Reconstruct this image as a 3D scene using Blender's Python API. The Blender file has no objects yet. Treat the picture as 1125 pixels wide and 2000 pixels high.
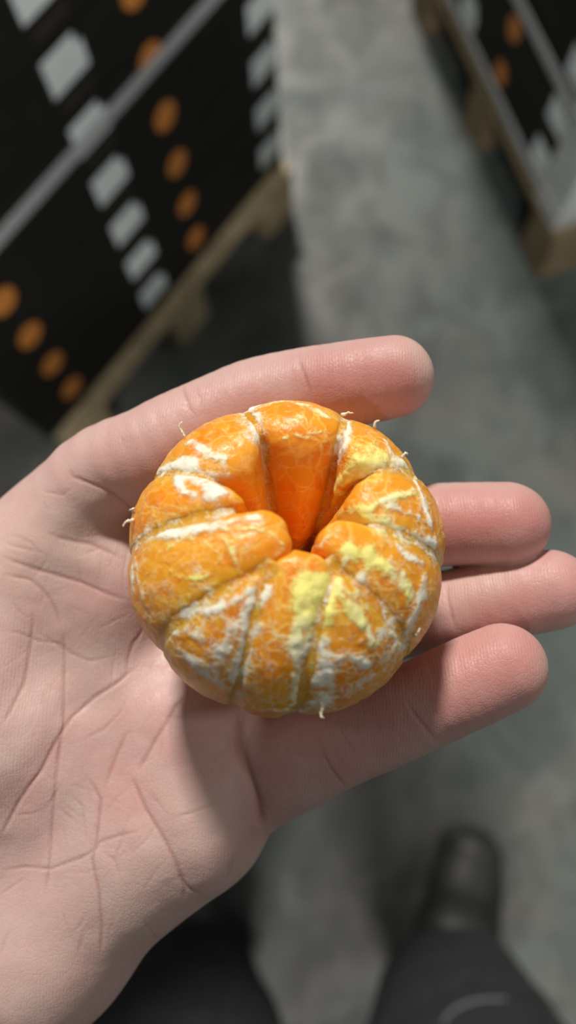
import bpy, bmesh, math, random
import numpy as np
from mathutils import Matrix, Vector

SC = bpy.context.scene
COL = SC.collection
rnd = random.Random(7)

# ---------------------------------------------------------------- camera
cam = bpy.data.cameras.new('camera'); cam_o = bpy.data.objects.new('camera', cam); COL.objects.link(cam_o)
_r = [[0.999641, 0.0, 0.026776], [0.006194, 0.972877, -0.23124], [-0.02605, 0.231323, 0.972528]]
_m = Matrix([list(_r[0]) + [0], list(_r[1]) + [0], list(_r[2]) + [0], [0, 0, 0, 1]])
_m.translation = Vector((0.0, 0.0, 1.45))
cam_o.matrix_world = _m
cam.sensor_fit = 'VERTICAL'; cam.sensor_height = 36.0
cam.lens = 1400.0 / 2000.0 * 36.0
cam.clip_start = 0.01; cam.clip_end = 100
cam.dof.use_dof = True; cam.dof.focus_distance = 0.140
cam.dof.aperture_fstop = cam.lens / 3.5
SC.camera = cam_o

# ---------------------------------------------------------------- world, lamps, exposure
w = bpy.data.worlds.new('hall'); SC.world = w; w.use_nodes = True
w.node_tree.nodes['Background'].inputs[0].default_value = (0.88, 0.97, 0.95, 1)
w.node_tree.nodes['Background'].inputs[1].default_value = 0.11
def lamp(name, loc, aim, size, power, color):
    l = bpy.data.lights.new(name, 'AREA'); l.shape = 'RECTANGLE'; l.size, l.size_y = size; l.energy = power; l.color = color
    o = bpy.data.objects.new(name, l); COL.objects.link(o); o.location = loc
    o.rotation_euler = (Vector(aim) - Vector(loc)).to_track_quat('-Z', 'Y').to_euler()
lamp('ceiling_lamp', (-1.7, 8.8, 9.4), (0.0, 0.5, 0), (1.5, 1.0), 1800, (1.0, 0.965, 0.90))
lamp('ceiling_lamp', (0.15, -5.0, 5.6), (0.15, -5.0, 0), (2.0, 0.6), 500, (1.0, 0.97, 0.92))
lamp('ceiling_lamp', (5.0, 0.3, 6.2), (5.0, 0.3, 0), (2.4, 0.6), 90, (1.0, 0.97, 0.92))
lamp('ceiling_lamp', (-5.0, 1.0, 6.2), (-5.0, 1.0, 0), (2.4, 0.6), 20, (1.0, 0.97, 0.92))
SC.view_settings.view_transform = 'Standard'; SC.view_settings.look = 'None'
SC.view_settings.gamma = 1.0; SC.view_settings.use_curve_mapping = False
SC.view_settings.exposure = 0.0

# ---------------------------------------------------------------- object helpers
def link(o, parent=None):
    COL.objects.link(o)
    if parent is not None: o.parent = parent
    return o
def thing(name, label, cat, loc=(0, 0, 0), rotz=0.0, group=None):
    o = bpy.data.objects.new(name, None); link(o); o.location = loc; o.rotation_euler = (0, 0, rotz)
    o.empty_display_size = 0.05
    o['label'] = label; o['category'] = cat
    if group: o['group'] = group
    return o
def tag(o, label, cat, group=None):
    o['label'] = label; o['category'] = cat
    if group: o['group'] = group
    return o
def mesh_obj(name, V, Fq, mat, parent=None, smooth=True, attrs=None, loc=None):
    me = bpy.data.meshes.new(name)
    V = np.asarray(V, np.float32); Fq = np.asarray(Fq, np.int32)
    n = Fq.shape[1]
    me.vertices.add(len(V)); me.vertices.foreach_set('co', V.ravel())
    me.loops.add(Fq.size); me.loops.foreach_set('vertex_index', Fq.ravel())
    me.polygons.add(len(Fq)); me.polygons.foreach_set('loop_start', np.arange(0, Fq.size, n, dtype=np.int32))
    me.update(calc_edges=True)
    me.polygons.foreach_set('use_smooth', np.full(len(Fq), smooth))
    for k, a in (attrs or {}).items():
        a = np.asarray(a, np.float32)
        if a.ndim == 1:
            at = me.attributes.new(k, 'FLOAT', 'POINT'); at.data.foreach_set('value', a)
        else:
            at = me.attributes.new(k, 'FLOAT_VECTOR', 'POINT'); at.data.foreach_set('vector', a.ravel())
    me.materials.append(mat)
    o = bpy.data.objects.new(name, me); link(o, parent)
    if loc is not None: o.location = loc
    return o
def bm_obj(name, bm, mat, parent=None, smooth=False):
    me = bpy.data.meshes.new(name); bm.to_mesh(me); bm.free(); me.materials.append(mat)
    for p in me.polygons: p.use_smooth = smooth
    return link(bpy.data.objects.new(name, me), parent)
def add_box(bm, lo, hi):
    v = [bm.verts.new((x, y, z)) for z in (lo[2], hi[2]) for y in (lo[1], hi[1]) for x in (lo[0], hi[0])]
    for f in ((0, 2, 3, 1), (4, 5, 7, 6), (0, 1, 5, 4), (2, 6, 7, 3), (0, 4, 6, 2), (1, 3, 7, 5)):
        bm.faces.new([v[i] for i in f])
def box_obj(name, lo, hi, mat, parent=None, bevel=0.0):
    bm = bmesh.new(); add_box(bm, lo, hi)
    if bevel: bmesh.ops.bevel(bm, geom=bm.edges[:], offset=bevel, segments=1, affect='EDGES')
    return bm_obj(name, bm, mat, parent)
def copy_tree(o, parent=None):
    c = o.copy(); COL.objects.link(c)
    if parent is not None: c.parent = parent
    for ch in list(o.children): copy_tree(ch, c)
    return c
def tube(path, radii, n=8):
    """tapered tube along a path, as (verts, tris)"""
    P = np.asarray(path, float); V = []; Fq = []
    for i, p in enumerate(P):
        t = P[min(i + 1, len(P) - 1)] - P[max(i - 1, 0)]; t /= np.linalg.norm(t)
        a = np.cross(t, [0.3, 0.2, 0.93]); a /= np.linalg.norm(a); b = np.cross(t, a)
        for k in range(n):
            an = 2 * np.pi * k / n; V.append(p + radii[i] * (a * np.cos(an) + b * np.sin(an)))
    for i in range(len(P) - 1):
        for k in range(n):
            q = [i * n + k, i * n + (k + 1) % n, (i + 1) * n + (k + 1) % n, (i + 1) * n + k]
            Fq += [q[:3], [q[0], q[2], q[3]]]
    for c, s in ((0, 1), ((len(P) - 1) * n, -1)):
        for k in range(1, n - 1): Fq.append([c, c + k + 1, c + k] if s > 0 else [c, c + k, c + k + 1])
    return np.array(V), np.array(Fq)

# ---------------------------------------------------------------- distance-field surfaces
# ---------- signed distance helpers (millimetres) ----------
def smin(a, b, k):
    h = np.maximum(k - np.abs(a - b), 0.0) / k
    return np.minimum(a, b) - h * h * k * 0.25
def smax(a, b, k):
    return -smin(-a, -b, k)
def rcone(p, a, b):
    """round cone between a=(x,y,z,r) and b"""
    a = np.asarray(a, np.float32); b = np.asarray(b, np.float32)
    pa = p - a[:3]; ba = b[:3] - a[:3]
    t = np.clip(pa @ ba / float(ba @ ba), 0.0, 1.0)
    t = t.astype(np.float32)
    return np.linalg.norm(pa - t[..., None] * ba, axis=-1) - (a[3] + (b[3] - a[3]) * t)
def spline(nodes, m=4):
    """Catmull-Rom through the joints, radii included"""
    q = np.asarray(nodes, np.float32)
    e = np.vstack([2 * q[0] - q[1], q, 2 * q[-1] - q[-2]])
    o = []
    for i in range(len(q) - 1):
        a, b, c, d = e[i], e[i + 1], e[i + 2], e[i + 3]
        for t in np.arange(m) / m:
            o.append(0.5 * (2 * b + (c - a) * t + (2 * a - 5 * b + 4 * c - d) * t * t + (3 * b - a - 3 * c + d) * t ** 3))
    o.append(q[-1])
    return o
def chain(p, nodes, k=0.15):
    pts = spline(nodes)
    d = rcone(p, pts[0], pts[1])
    for i in range(1, len(pts) - 1):
        d = smin(d, rcone(p, pts[i], pts[i + 1]), k)
    return d
FINGERS = {
 'index':  [(-45.77, 20.59, -10.3, 10.0), (-26.92, 35.75, -0.01, 11.6), (-12.14, 41.58, 6.11, 10.6), (-1.15, 47.39, 7.19, 9.9), (9.84, 52.08, 8.0, 9.8), (22.56, 54.07, 10.18, 9.7), (32.65, 54.7, 13.13, 9.3), (41.16, 55.34, 15.11, 8.8)],
 'middle': [(-33.99, 6.94, -15.92, 9.0), (-10.98, 17.78, -11.92, 10.5), (22.56, 25.05, -10.09, 10.0), (39.36, 25.92, -5.2, 9.6), (52.82, 26.1, -0.39, 9.4), (66.56, 25.34, 4.19, 9.3)],
 'ring':   [(-27.7, -16.26, -21.61, 9.0), (-4.77, -5.15, -17.55, 10.0), (22.56, 1.06, -16.82, 9.8), (41.98, 5.09, -12.29, 9.3), (56.52, 7.53, -5.93, 9.2), (66.55, 9.64, -1.6, 9.1), (75.81, 11.1, 1.58, 8.8)],
 'pinky':  [(-15.14, -36.97, -26.88, 9.0), (8.25, -31.92, -17.07, 10.6), (17.94, -27.46, -11.14, 10.4), (27.05, -22.47, -5.06, 9.9), (36.81, -17.85, -0.63, 9.6), (45.59, -13.73, 3.71, 9.3), (54.79, -9.29, 6.57, 9.1), (62.66, -5.66, 8.24, 8.8)],
 'thumb':  [(-59.22, -9.13, -8.77, 14.0), (-72.26, 14.12, 3.29, 12.5), (-89.13, 33.48, 10.42, 10.5), (-98.51, 48.43, 15.26, 9.0)],
}
PALM = [  # metacarpals, mounds, heel and forearm
 ((-98.29, -68.79, -38.33, 20.0), (-40.18, 24.86, -9.44, 12.2)),
 ((-94.39, -72.56, -39.33, 20.0), (-29.55, 8.39, -17.76, 13.0)),
 ((-90.5, -77.59, -40.64, 20.0), (-25.1, -11.37, -22.58, 13.0)),
 ((-85.3, -81.35, -41.67, 20.0), (-8.94, -35.86, -23.7, 13.0)),
 ((-31.17, 2.61, -16.0, 12.0), (-9.28, -26.69, -19.97, 12.0)),
 ((-32.7, 25.71, -7.38, 12.0), (-21.91, 15.16, -11.22, 12.5)),
 ((-5.52, -17.11, -17.28, 11.0), (4.25, -22.99, -18.95, 10.5)),
 ((-2.63, -21.62, -15.35, 12.0), (-1.33, -37.54, -20.2, 13.8)),
 ((-9.83, -41.51, -19.88, 16.0), (-41.3, -69.01, -29.67, 18.6)),
 ((-41.3, -69.01, -29.67, 18.6), (-77.69, -103.03, -44.98, 17.0)),
 ((-91.8, -64.35, -31.28, 21.0), (-55.41, -19.61, -13.42, 19.0)),
 ((-56.61, -20.79, -13.67, 18.0), (-48.25, 12.33, -9.11, 13.0)),
 ((-42.98, -26.75, -17.51, 15.0), (-51.16, -61.36, -30.66, 18.0)),
 ((-32.7, -19.71, -18.18, 13.0), (-22.88, -45.95, -24.69, 15.0)),
 ((-98.31, -63.04, -39.02, 22.0), (-191.65, -165.54, -77.27, 30.0)),
 ((-91.65, -93.31, -48.45, 19.0), (-186.58, -196.54, -86.84, 27.0)),
]
def hand_sdf(p):
    palm = rcone(p, *PALM[0])
    for a, b in PALM[1:]:
        palm = smin(palm, rcone(p, a, b), 13.0)
    out = None
    for nm, nodes in FINGERS.items():
        d = smin(palm, chain(p, nodes), 12.0 if nm == 'thumb' else 5.0)
        out = d if out is None else smin(out, d, 0.6)
    return out
# ---------- the fruit: segments are wedges of an oblate body round a tilted axis ----------
FR = 30.6           # equatorial radius, mm
FH = 22.5           # half height
AX, AY = 1.7, 0.6                       # where the hollow sits
# each wall between two neighbours: direction (degrees) and its distance past the hollow's middle (mm)
WALLS = [(79.3, -4.2), (107.8, 2.4), (156.0, 1.0), (187.0, -0.6), (206.0, 6.8), (257.0, -3.9), (256.0, 7.0), (322.0, -4.6), (352.0, -0.5), (380.0, 3.8), (439.3, -4.2)]
SEG_ANG = [w[0] for w in WALLS]
SEG_BULGE = [1.0, 0.985, 0.99, 1.0, 1.0, 1.0, 1.0, 0.985, 0.995, 0.99]
SEG_IN = [12.5, 11.0, 7.0, 3.4, 8.5, 6.6, 8.0, 3.6, 7.0, 11.0]      # how far the rim stands off the middle
SEG_Z0 = [-1.0, -1.0, -2.0, -10.0, -6.0, -12.0, -12.0, -9.0, -4.0, -2.0]
SEG_RANK = {3: 0, 5: 1, 0: 2, 7: 3, 8: 4, 1: 5, 9: 6, 2: 7, 4: 8, 6: 9}
def seg_raw(p, i):
    (a0, o0), (a1, o1) = WALLS[i], WALLS[i + 1]
    a0, a1 = np.radians(a0), np.radians(a1)
    am = (a0 + a1) / 2
    x, y, z = p[..., 0], p[..., 1], p[..., 2]
    xs, ys = x - AX, y - AY
    s0 = -xs * np.sin(a0) + ys * np.cos(a0) - o0
    s1 = -xs * np.sin(a1) + ys * np.cos(a1) - o1
    us = xs * np.cos(am) + ys * np.sin(am)
    b = SEG_BULGE[i]
    t = np.clip((s0 + s1) / np.maximum(s0 - s1, 0.5), -1.2, 1.2)
    w = np.hypot(x, y) * (1 + 0.034 * t * t)
    n = 2.35
    q = (w / (FR * b)) ** n + (np.abs(z) * (1 + 0.05 * t * t) / (FH * b)) ** n
    outer = (q ** (1 / n) - 1.0) * FH * b * 0.92
    g = 0.06
    z0 = SEG_Z0[i]
    rin = 2.4 + (SEG_IN[i] - 2.4) * np.clip((z - z0) / (17.0 - z0), 0, 1.3)
    d = smax(g - s0, g + s1, 1.2)
    d_in = (rin - us) * 0.85
    return smax(smax(d, outer, 1.6), d_in, 7.5 if SEG_IN[i] > 6.9 else 3.6)
def segment_sdf(p, i):
    d = seg_raw(p, i)
    for j, r in SEG_RANK.items():
        if r < SEG_RANK[i]: d = smax(d, 0.12 - seg_raw(p, j), 0.9)
    return d
def fruit_sdf(p):
    d = seg_raw(p, 0)
    for i in range(1, 10):
        d = np.minimum(d, seg_raw(p, i))
    return d
def groove_sdf(p):
    """what fills the furrows between the segments"""
    d = seg_raw(p, 0)
    for i in range(1, 10):
        d = smin(d, seg_raw(p, i), 2.2)
    r = np.hypot(p[..., 0], p[..., 1])
    return smax(d + 0.13, np.clip((p[..., 2] + 22) * 0.30, 2.0, 9.5) - r, 0.5)
# ---------- trousers (metres) ----------
def leg_sdf(p, s):
    """one trouser leg with hem folds; s = +1 / -1"""
    if s > 0: n = [(0.250, -0.515, 0.085, 0.098), (0.230, -0.507, 0.20, 0.114), (0.205, -0.502, 0.45, 0.136), (0.185, -0.520, 0.70, 0.116), (0.125, -0.560, 0.93, 0.115)]
    else: n = [(-0.200, -0.515, 0.085, 0.098), (-0.185, -0.505, 0.20, 0.108), (-0.155, -0.487, 0.45, 0.132), (-0.140, -0.520, 0.70, 0.118), (-0.105, -0.560, 0.93, 0.115)]
    d = chain(p, n, 0.03)
    z = p[..., 2]
    fold = 0.006 * np.sin(z * 62 + p[..., 0] * 21 * s + 2.0 * np.sin(p[..., 1] * 26)) * np.clip((0.60 - z) / 0.5, 0, 1)
    return smax(d + fold, 0.075 - z, 0.012)
def trousers_sdf(p):
    d = smin(leg_sdf(p, 1), leg_sdf(p, -1), 0.03)
    d = smin(d, rcone(p, (-0.075, -0.575, 0.98, 0.125), (0.095, -0.575, 0.98, 0.125)), 0.07)
    return smax(d, p[..., 2] - 1.02, 0.02)

def surface_nets(vol, lo, h):
    """quads round the zero level of a sampled field"""
    s = vol < 0
    cnt = np.zeros(tuple(d - 1 for d in vol.shape), np.int8)
    offs = [(i, j, k) for i in (0, 1) for j in (0, 1) for k in (0, 1)]
    nx, ny, nz = vol.shape
    for i, j, k in offs: cnt += s[i:nx - 1 + i, j:ny - 1 + j, k:nz - 1 + k]
    act = (cnt > 0) & (cnt < 8)
    idx = np.argwhere(act)
    vid = np.full(act.shape, -1, np.int32); vid[act] = np.arange(len(idx))
    cv = {o: vol[idx[:, 0] + o[0], idx[:, 1] + o[1], idx[:, 2] + o[2]] for o in offs}
    acc = np.zeros((len(idx), 3)); num = np.zeros(len(idx))
    for a in offs:
        for ax in range(3):
            if a[ax]: continue
            b = list(a); b[ax] = 1; b = tuple(b)
            va, vb = cv[a], cv[b]; m = (va < 0) != (vb < 0)
            t = np.where(m, va / np.where(m, va - vb, 1), 0)
            p = np.tile(np.array(a, float), (len(idx), 1)); p[:, ax] += t
            acc[m] += p[m]; num[m] += 1
    V = (idx + acc / num[:, None]) * h + np.asarray(lo)
    quads = []
    for ax in range(3):
        u, v = (ax + 1) % 3, (ax + 2) % 3
        sl0 = [slice(1, -1)] * 3; sl1 = [slice(1, -1)] * 3
        sl0[ax] = slice(0, -1); sl1[ax] = slice(1, None)
        a = s[tuple(sl0)]; b = s[tuple(sl1)]
        for inside, flip in ((a & ~b, False), (b & ~a, True)):
            g = np.argwhere(inside)
            for d in range(3):
                if d != ax: g[:, d] += 1
            eu = np.zeros(3, int); eu[u] = 1; ev = np.zeros(3, int); ev[v] = 1
            q = [g - eu - ev, g - ev, g, g - eu]
            q = np.stack([vid[tuple(x.T)] for x in q], 1)
            if flip: q = q[:, ::-1]
            quads.append(q)
    Q = np.concatenate(quads); Q = Q[(Q >= 0).all(1)]
    return V, Q
def vert_normals(V, Q):
    n = np.cross(V[Q[:, 2]] - V[Q[:, 0]], V[Q[:, 3]] - V[Q[:, 1]])
    N = np.zeros_like(V)
    for k in range(4):
        for c in range(3): N[:, c] += np.bincount(Q[:, k], n[:, c], len(V))
    return N / np.maximum(np.linalg.norm(N, axis=1, keepdims=True), 1e-12)
def subdivide(V, Q):
    E = np.sort(np.stack([Q, np.roll(Q, -1, 1)], -1).reshape(-1, 2), 1)
    key = E[:, 0].astype(np.int64) * len(V) + E[:, 1]
    uk, first, inv = np.unique(key, return_index=True, return_inverse=True)
    em = V[E[first]].mean(1); fc = V[Q].mean(1)
    e = inv.reshape(-1, 4) + len(V); f = np.arange(len(Q)) + len(V) + len(em)
    nq = [np.stack([Q[:, k], e[:, k], f, e[:, k - 1]], 1) for k in range(4)]
    return np.concatenate([V, em, fc]), np.concatenate(nq)
def polygonize(f, lo, hi, h, blk=4, newton=2):
    lo = np.asarray(lo, float); n = np.ceil((np.asarray(hi) - lo) / (h * blk)).astype(int)
    ax = [lo[i] + (np.arange(n[i]) + .5) * h * blk - h * .5 for i in range(3)]
    pc = np.stack(np.meshgrid(*ax, indexing='ij'), -1).astype(np.float32)
    dc = f(pc)
    vol = dc.repeat(blk, 0).repeat(blk, 1).repeat(blk, 2)
    near = (np.abs(dc) < h * blk * 1.35)
    ids = np.argwhere(near.repeat(blk, 0).repeat(blk, 1).repeat(blk, 2))
    pts = (ids * h + lo).astype(np.float32)
    vol[tuple(ids.T)] = f(pts)
    V, Q = surface_nets(vol, lo, h)
    for _ in range(newton):
        V = V - vert_normals(V, Q) * np.clip(f(V.astype(np.float32)), -h, h)[:, None] * 0.8
    return V, Q
def lattice(seed, n=32):
    r = np.random.RandomState(seed); return r.rand(n, n, n).astype(np.float32) * 2 - 1
_LAT = [lattice(11), lattice(12)]
def vnoise(p, which=0):
    """smooth value noise, -1..1"""
    L = _LAT[which]; n = L.shape[0]
    i = np.floor(p).astype(int); f = p - i; f = f * f * (3 - 2 * f)
    o = 0
    for a in (0, 1):
        for b in (0, 1):
            for c in (0, 1):
                wgt = (f[:, 0] if a else 1 - f[:, 0]) * (f[:, 1] if b else 1 - f[:, 1]) * (f[:, 2] if c else 1 - f[:, 2])
                o = o + wgt * L[(i[:, 0] + a) % n, (i[:, 1] + b) % n, (i[:, 2] + c) % n]
    return o
def seg_dist(V, pts, flat=None):
    """distance of every vertex to a polyline; flat = direction to ignore"""
    P = np.asarray(pts, float); best = np.full(len(V), 1e9)
    if flat is not None:
        flat = np.asarray(flat); V = V - (V @ flat)[:, None] * flat; P = P - (P @ flat)[:, None] * flat
    for a, b in zip(P[:-1], P[1:]):
        ab = b - a; L = max(float(ab @ ab), 1e-9)
        t = np.clip((V - a) @ ab / L, 0, 1)
        best = np.minimum(best, np.linalg.norm(V - a - t[:, None] * ab, axis=1))
    return best
def near_box(V, pts, r):
    P = np.asarray(pts, float)
    return np.where(((V > P.min(0) - r) & (V < P.max(0) + r)).all(1))[0]

# ---------------------------------------------------------------- materials
def nodes_of(name):
    m = bpy.data.materials.new(name); m.use_nodes = True; nt = m.node_tree
    return m, nt, nt.nodes['Principled BSDF']
def N(nt, kind, ins=None, **props):
    n = nt.nodes.new(kind)
    for k, v in props.items(): setattr(n, k, v)
    for k, v in (ins or {}).items():
        if isinstance(v, bpy.types.NodeSocket): nt.links.new(v, n.inputs[k])
        else: n.inputs[k].default_value = v
    return n
def mix(nt, fac, a, b, mode='MIX'):
    n = nt.nodes.new('ShaderNodeMix'); n.data_type = 'RGBA'; n.blend_type = mode
    for i, v in ((0, fac), (6, a), (7, b)):
        if isinstance(v, bpy.types.NodeSocket): nt.links.new(v, n.inputs[i])
        else: n.inputs[i].default_value = v if i == 0 else (*v, 1)
    return n.outputs[2]
def ramp(nt, src, a, b, lo=0.0, hi=1.0):
    return N(nt, 'ShaderNodeMapRange', {0: src, 1: a, 2: b, 3: lo, 4: hi}, clamp=True).outputs[0]
def math_n(nt, op, a, b=0.0):
    return N(nt, 'ShaderNodeMath', {0: a, 1: b}, operation=op).outputs[0]
def attr(nt, name, out='Fac'):
    return N(nt, 'ShaderNodeAttribute', attribute_name=name).outputs[out]
def simple(name, col, rough=0.6, noise=0.0, scale=40.0, bump=0.0, spec=0.5, metal=0.0):
    m, nt, b = nodes_of(name)
    b.inputs['Roughness'].default_value = rough; b.inputs['Specular IOR Level'].default_value = spec; b.inputs['Metallic'].default_value = metal
    tc = N(nt, 'ShaderNodeTexCoord').outputs['Object']
    nz = N(nt, 'ShaderNodeTexNoise', {'Vector': tc, 'Scale': scale, 'Detail': 5.0}).outputs[0]
    f = ramp(nt, nz, 0.3, 0.7)
    c = mix(nt, f, tuple(x * (1 - noise) for x in col), tuple(min(1, x * (1 + noise)) for x in col))
    nt.links.new(c, b.inputs['Base Color'])
    if bump:
        nt.links.new(N(nt, 'ShaderNodeBump', {'Height': nz, 'Strength': bump, 'Distance': 0.003}).outputs[0], b.inputs['Normal'])
    return m

def floor_material():
    m, nt, b = nodes_of('concrete')
    tc = N(nt, 'ShaderNodeTexCoord').outputs['Object']
    big = N(nt, 'ShaderNodeTexNoise', {'Vector': tc, 'Scale': 1.7, 'Detail': 4.0, 'Roughness': 0.6, 'Distortion': 0.4}).outputs[0]
    mid = N(nt, 'ShaderNodeTexNoise', {'Vector': tc, 'Scale': 7.0, 'Detail': 5.0, 'Roughness': 0.62, 'Distortion': 0.8}).outputs[0]
    mp = N(nt, 'ShaderNodeMapping', {'Vector': tc, 'Location': (3.1, 1.7, 0), 'Rotation': (0, 0, 0.5), 'Scale': (1.0, 0.45, 1.0)}).outputs[0]
    sp = N(nt, 'ShaderNodeTexNoise', {'Vector': mp, 'Scale': 9.0, 'Detail': 3.0, 'Roughness': 0.5}).outputs[0]
    fine = N(nt, 'ShaderNodeTexNoise', {'Vector': tc, 'Scale': 60.0, 'Detail': 4.0}).outputs[0]
    c = mix(nt, ramp(nt, big, 0.42, 0.58), (0.076, 0.095, 0.085), (0.096, 0.093, 0.084))
    c = mix(nt, ramp(nt, mid, 0.42, 0.62), c, mix(nt, 1.0, c, (0.52, 0.54, 0.54), 'MULTIPLY'))
    c = mix(nt, ramp(nt, sp, 0.60, 0.72), c, mix(nt, 1.0, c, (0.50, 0.51, 0.52), 'MULTIPLY'))
    c = mix(nt, ramp(nt, sp, 0.40, 0.26, 0, 0.6), c, (0.150, 0.160, 0.148))
    c = mix(nt, ramp(nt, fine, 0.3, 0.75, 0, 0.25), c, (0.10, 0.10, 0.095))
    nt.links.new(c, b.inputs['Base Color'])
    nt.links.new(ramp(nt, mid, 0.3, 0.7, 0.42, 0.62), b.inputs['Roughness'])
    b.inputs['Specular IOR Level'].default_value = 0.35
    return m

def skin_material():
    m, nt, b = nodes_of('skin')
    tc = N(nt, 'ShaderNodeTexCoord').outputs['Object']
    n1 = N(nt, 'ShaderNodeTexNoise', {'Vector': tc, 'Scale': 75.0, 'Detail': 4.0, 'Roughness': 0.6}).outputs[0]
    n2 = N(nt, 'ShaderNodeTexNoise', {'Vector': tc, 'Scale': 420.0, 'Detail': 5.0, 'Roughness': 0.65}).outputs[0]
    cells = N(nt, 'ShaderNodeTexVoronoi', {'Vector': tc, 'Scale': 900.0, 'Randomness': 1.0}, feature='DISTANCE_TO_EDGE').outputs['Distance']
    base = mix(nt, ramp(nt, n1, 0.33, 0.67), (0.610, 0.440, 0.400), (0.620, 0.395, 0.360))
    base = mix(nt, ramp(nt, n2, 0.35, 0.7, 0, 0.35), base, (0.575, 0.30, 0.262))
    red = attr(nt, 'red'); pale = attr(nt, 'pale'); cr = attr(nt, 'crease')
    redn = math_n(nt, 'MULTIPLY', red, ramp(nt, n1, 0.2, 0.7, 0.65, 1.1))
    base = mix(nt, redn, base, (0.505, 0.195, 0.170))
    base = mix(nt, math_n(nt, 'MULTIPLY', pale, 0.8), base, (0.66, 0.50, 0.42))
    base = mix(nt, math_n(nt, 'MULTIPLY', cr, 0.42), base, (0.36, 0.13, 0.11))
    nt.links.new(base, b.inputs['Base Color'])
    b.inputs['Subsurface Weight'].default_value = 0.22
    b.inputs['Subsurface Radius'].default_value = (1.0, 0.36, 0.22)
    b.inputs['Subsurface Scale'].default_value = 0.0032
    nt.links.new(ramp(nt, n2, 0.3, 0.7, 0.42, 0.58), b.inputs['Roughness'])
    b.inputs['Specular IOR Level'].default_value = 0.42
    # papillary ridges: fine parallel lines bent by noise
    rv = attr(nt, 'ridge', 'Vector')
    wv = N(nt, 'ShaderNodeTexWave', {'Vector': rv, 'Scale': 0.5, 'Distortion': 5.0, 'Detail': 2.0, 'Detail Scale': 0.35}, bands_direction='X').outputs['Fac']
    h = math_n(nt, 'MULTIPLY', ramp(nt, cells, 0.0, 0.12), 0.16)
    h = math_n(nt, 'ADD', h, math_n(nt, 'MULTIPLY', n2, 0.45))
    h = math_n(nt, 'ADD', h, math_n(nt, 'MULTIPLY', wv, 0.13))
    h = math_n(nt, 'ADD', h, math_n(nt, 'MULTIPLY', n1, 0.8))
    bp = N(nt, 'ShaderNodeBump', {'Height': h, 'Strength': 0.5, 'Distance': 0.00035}).outputs[0]
    nt.links.new(bp, b.inputs['Normal'])
    return m

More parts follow.
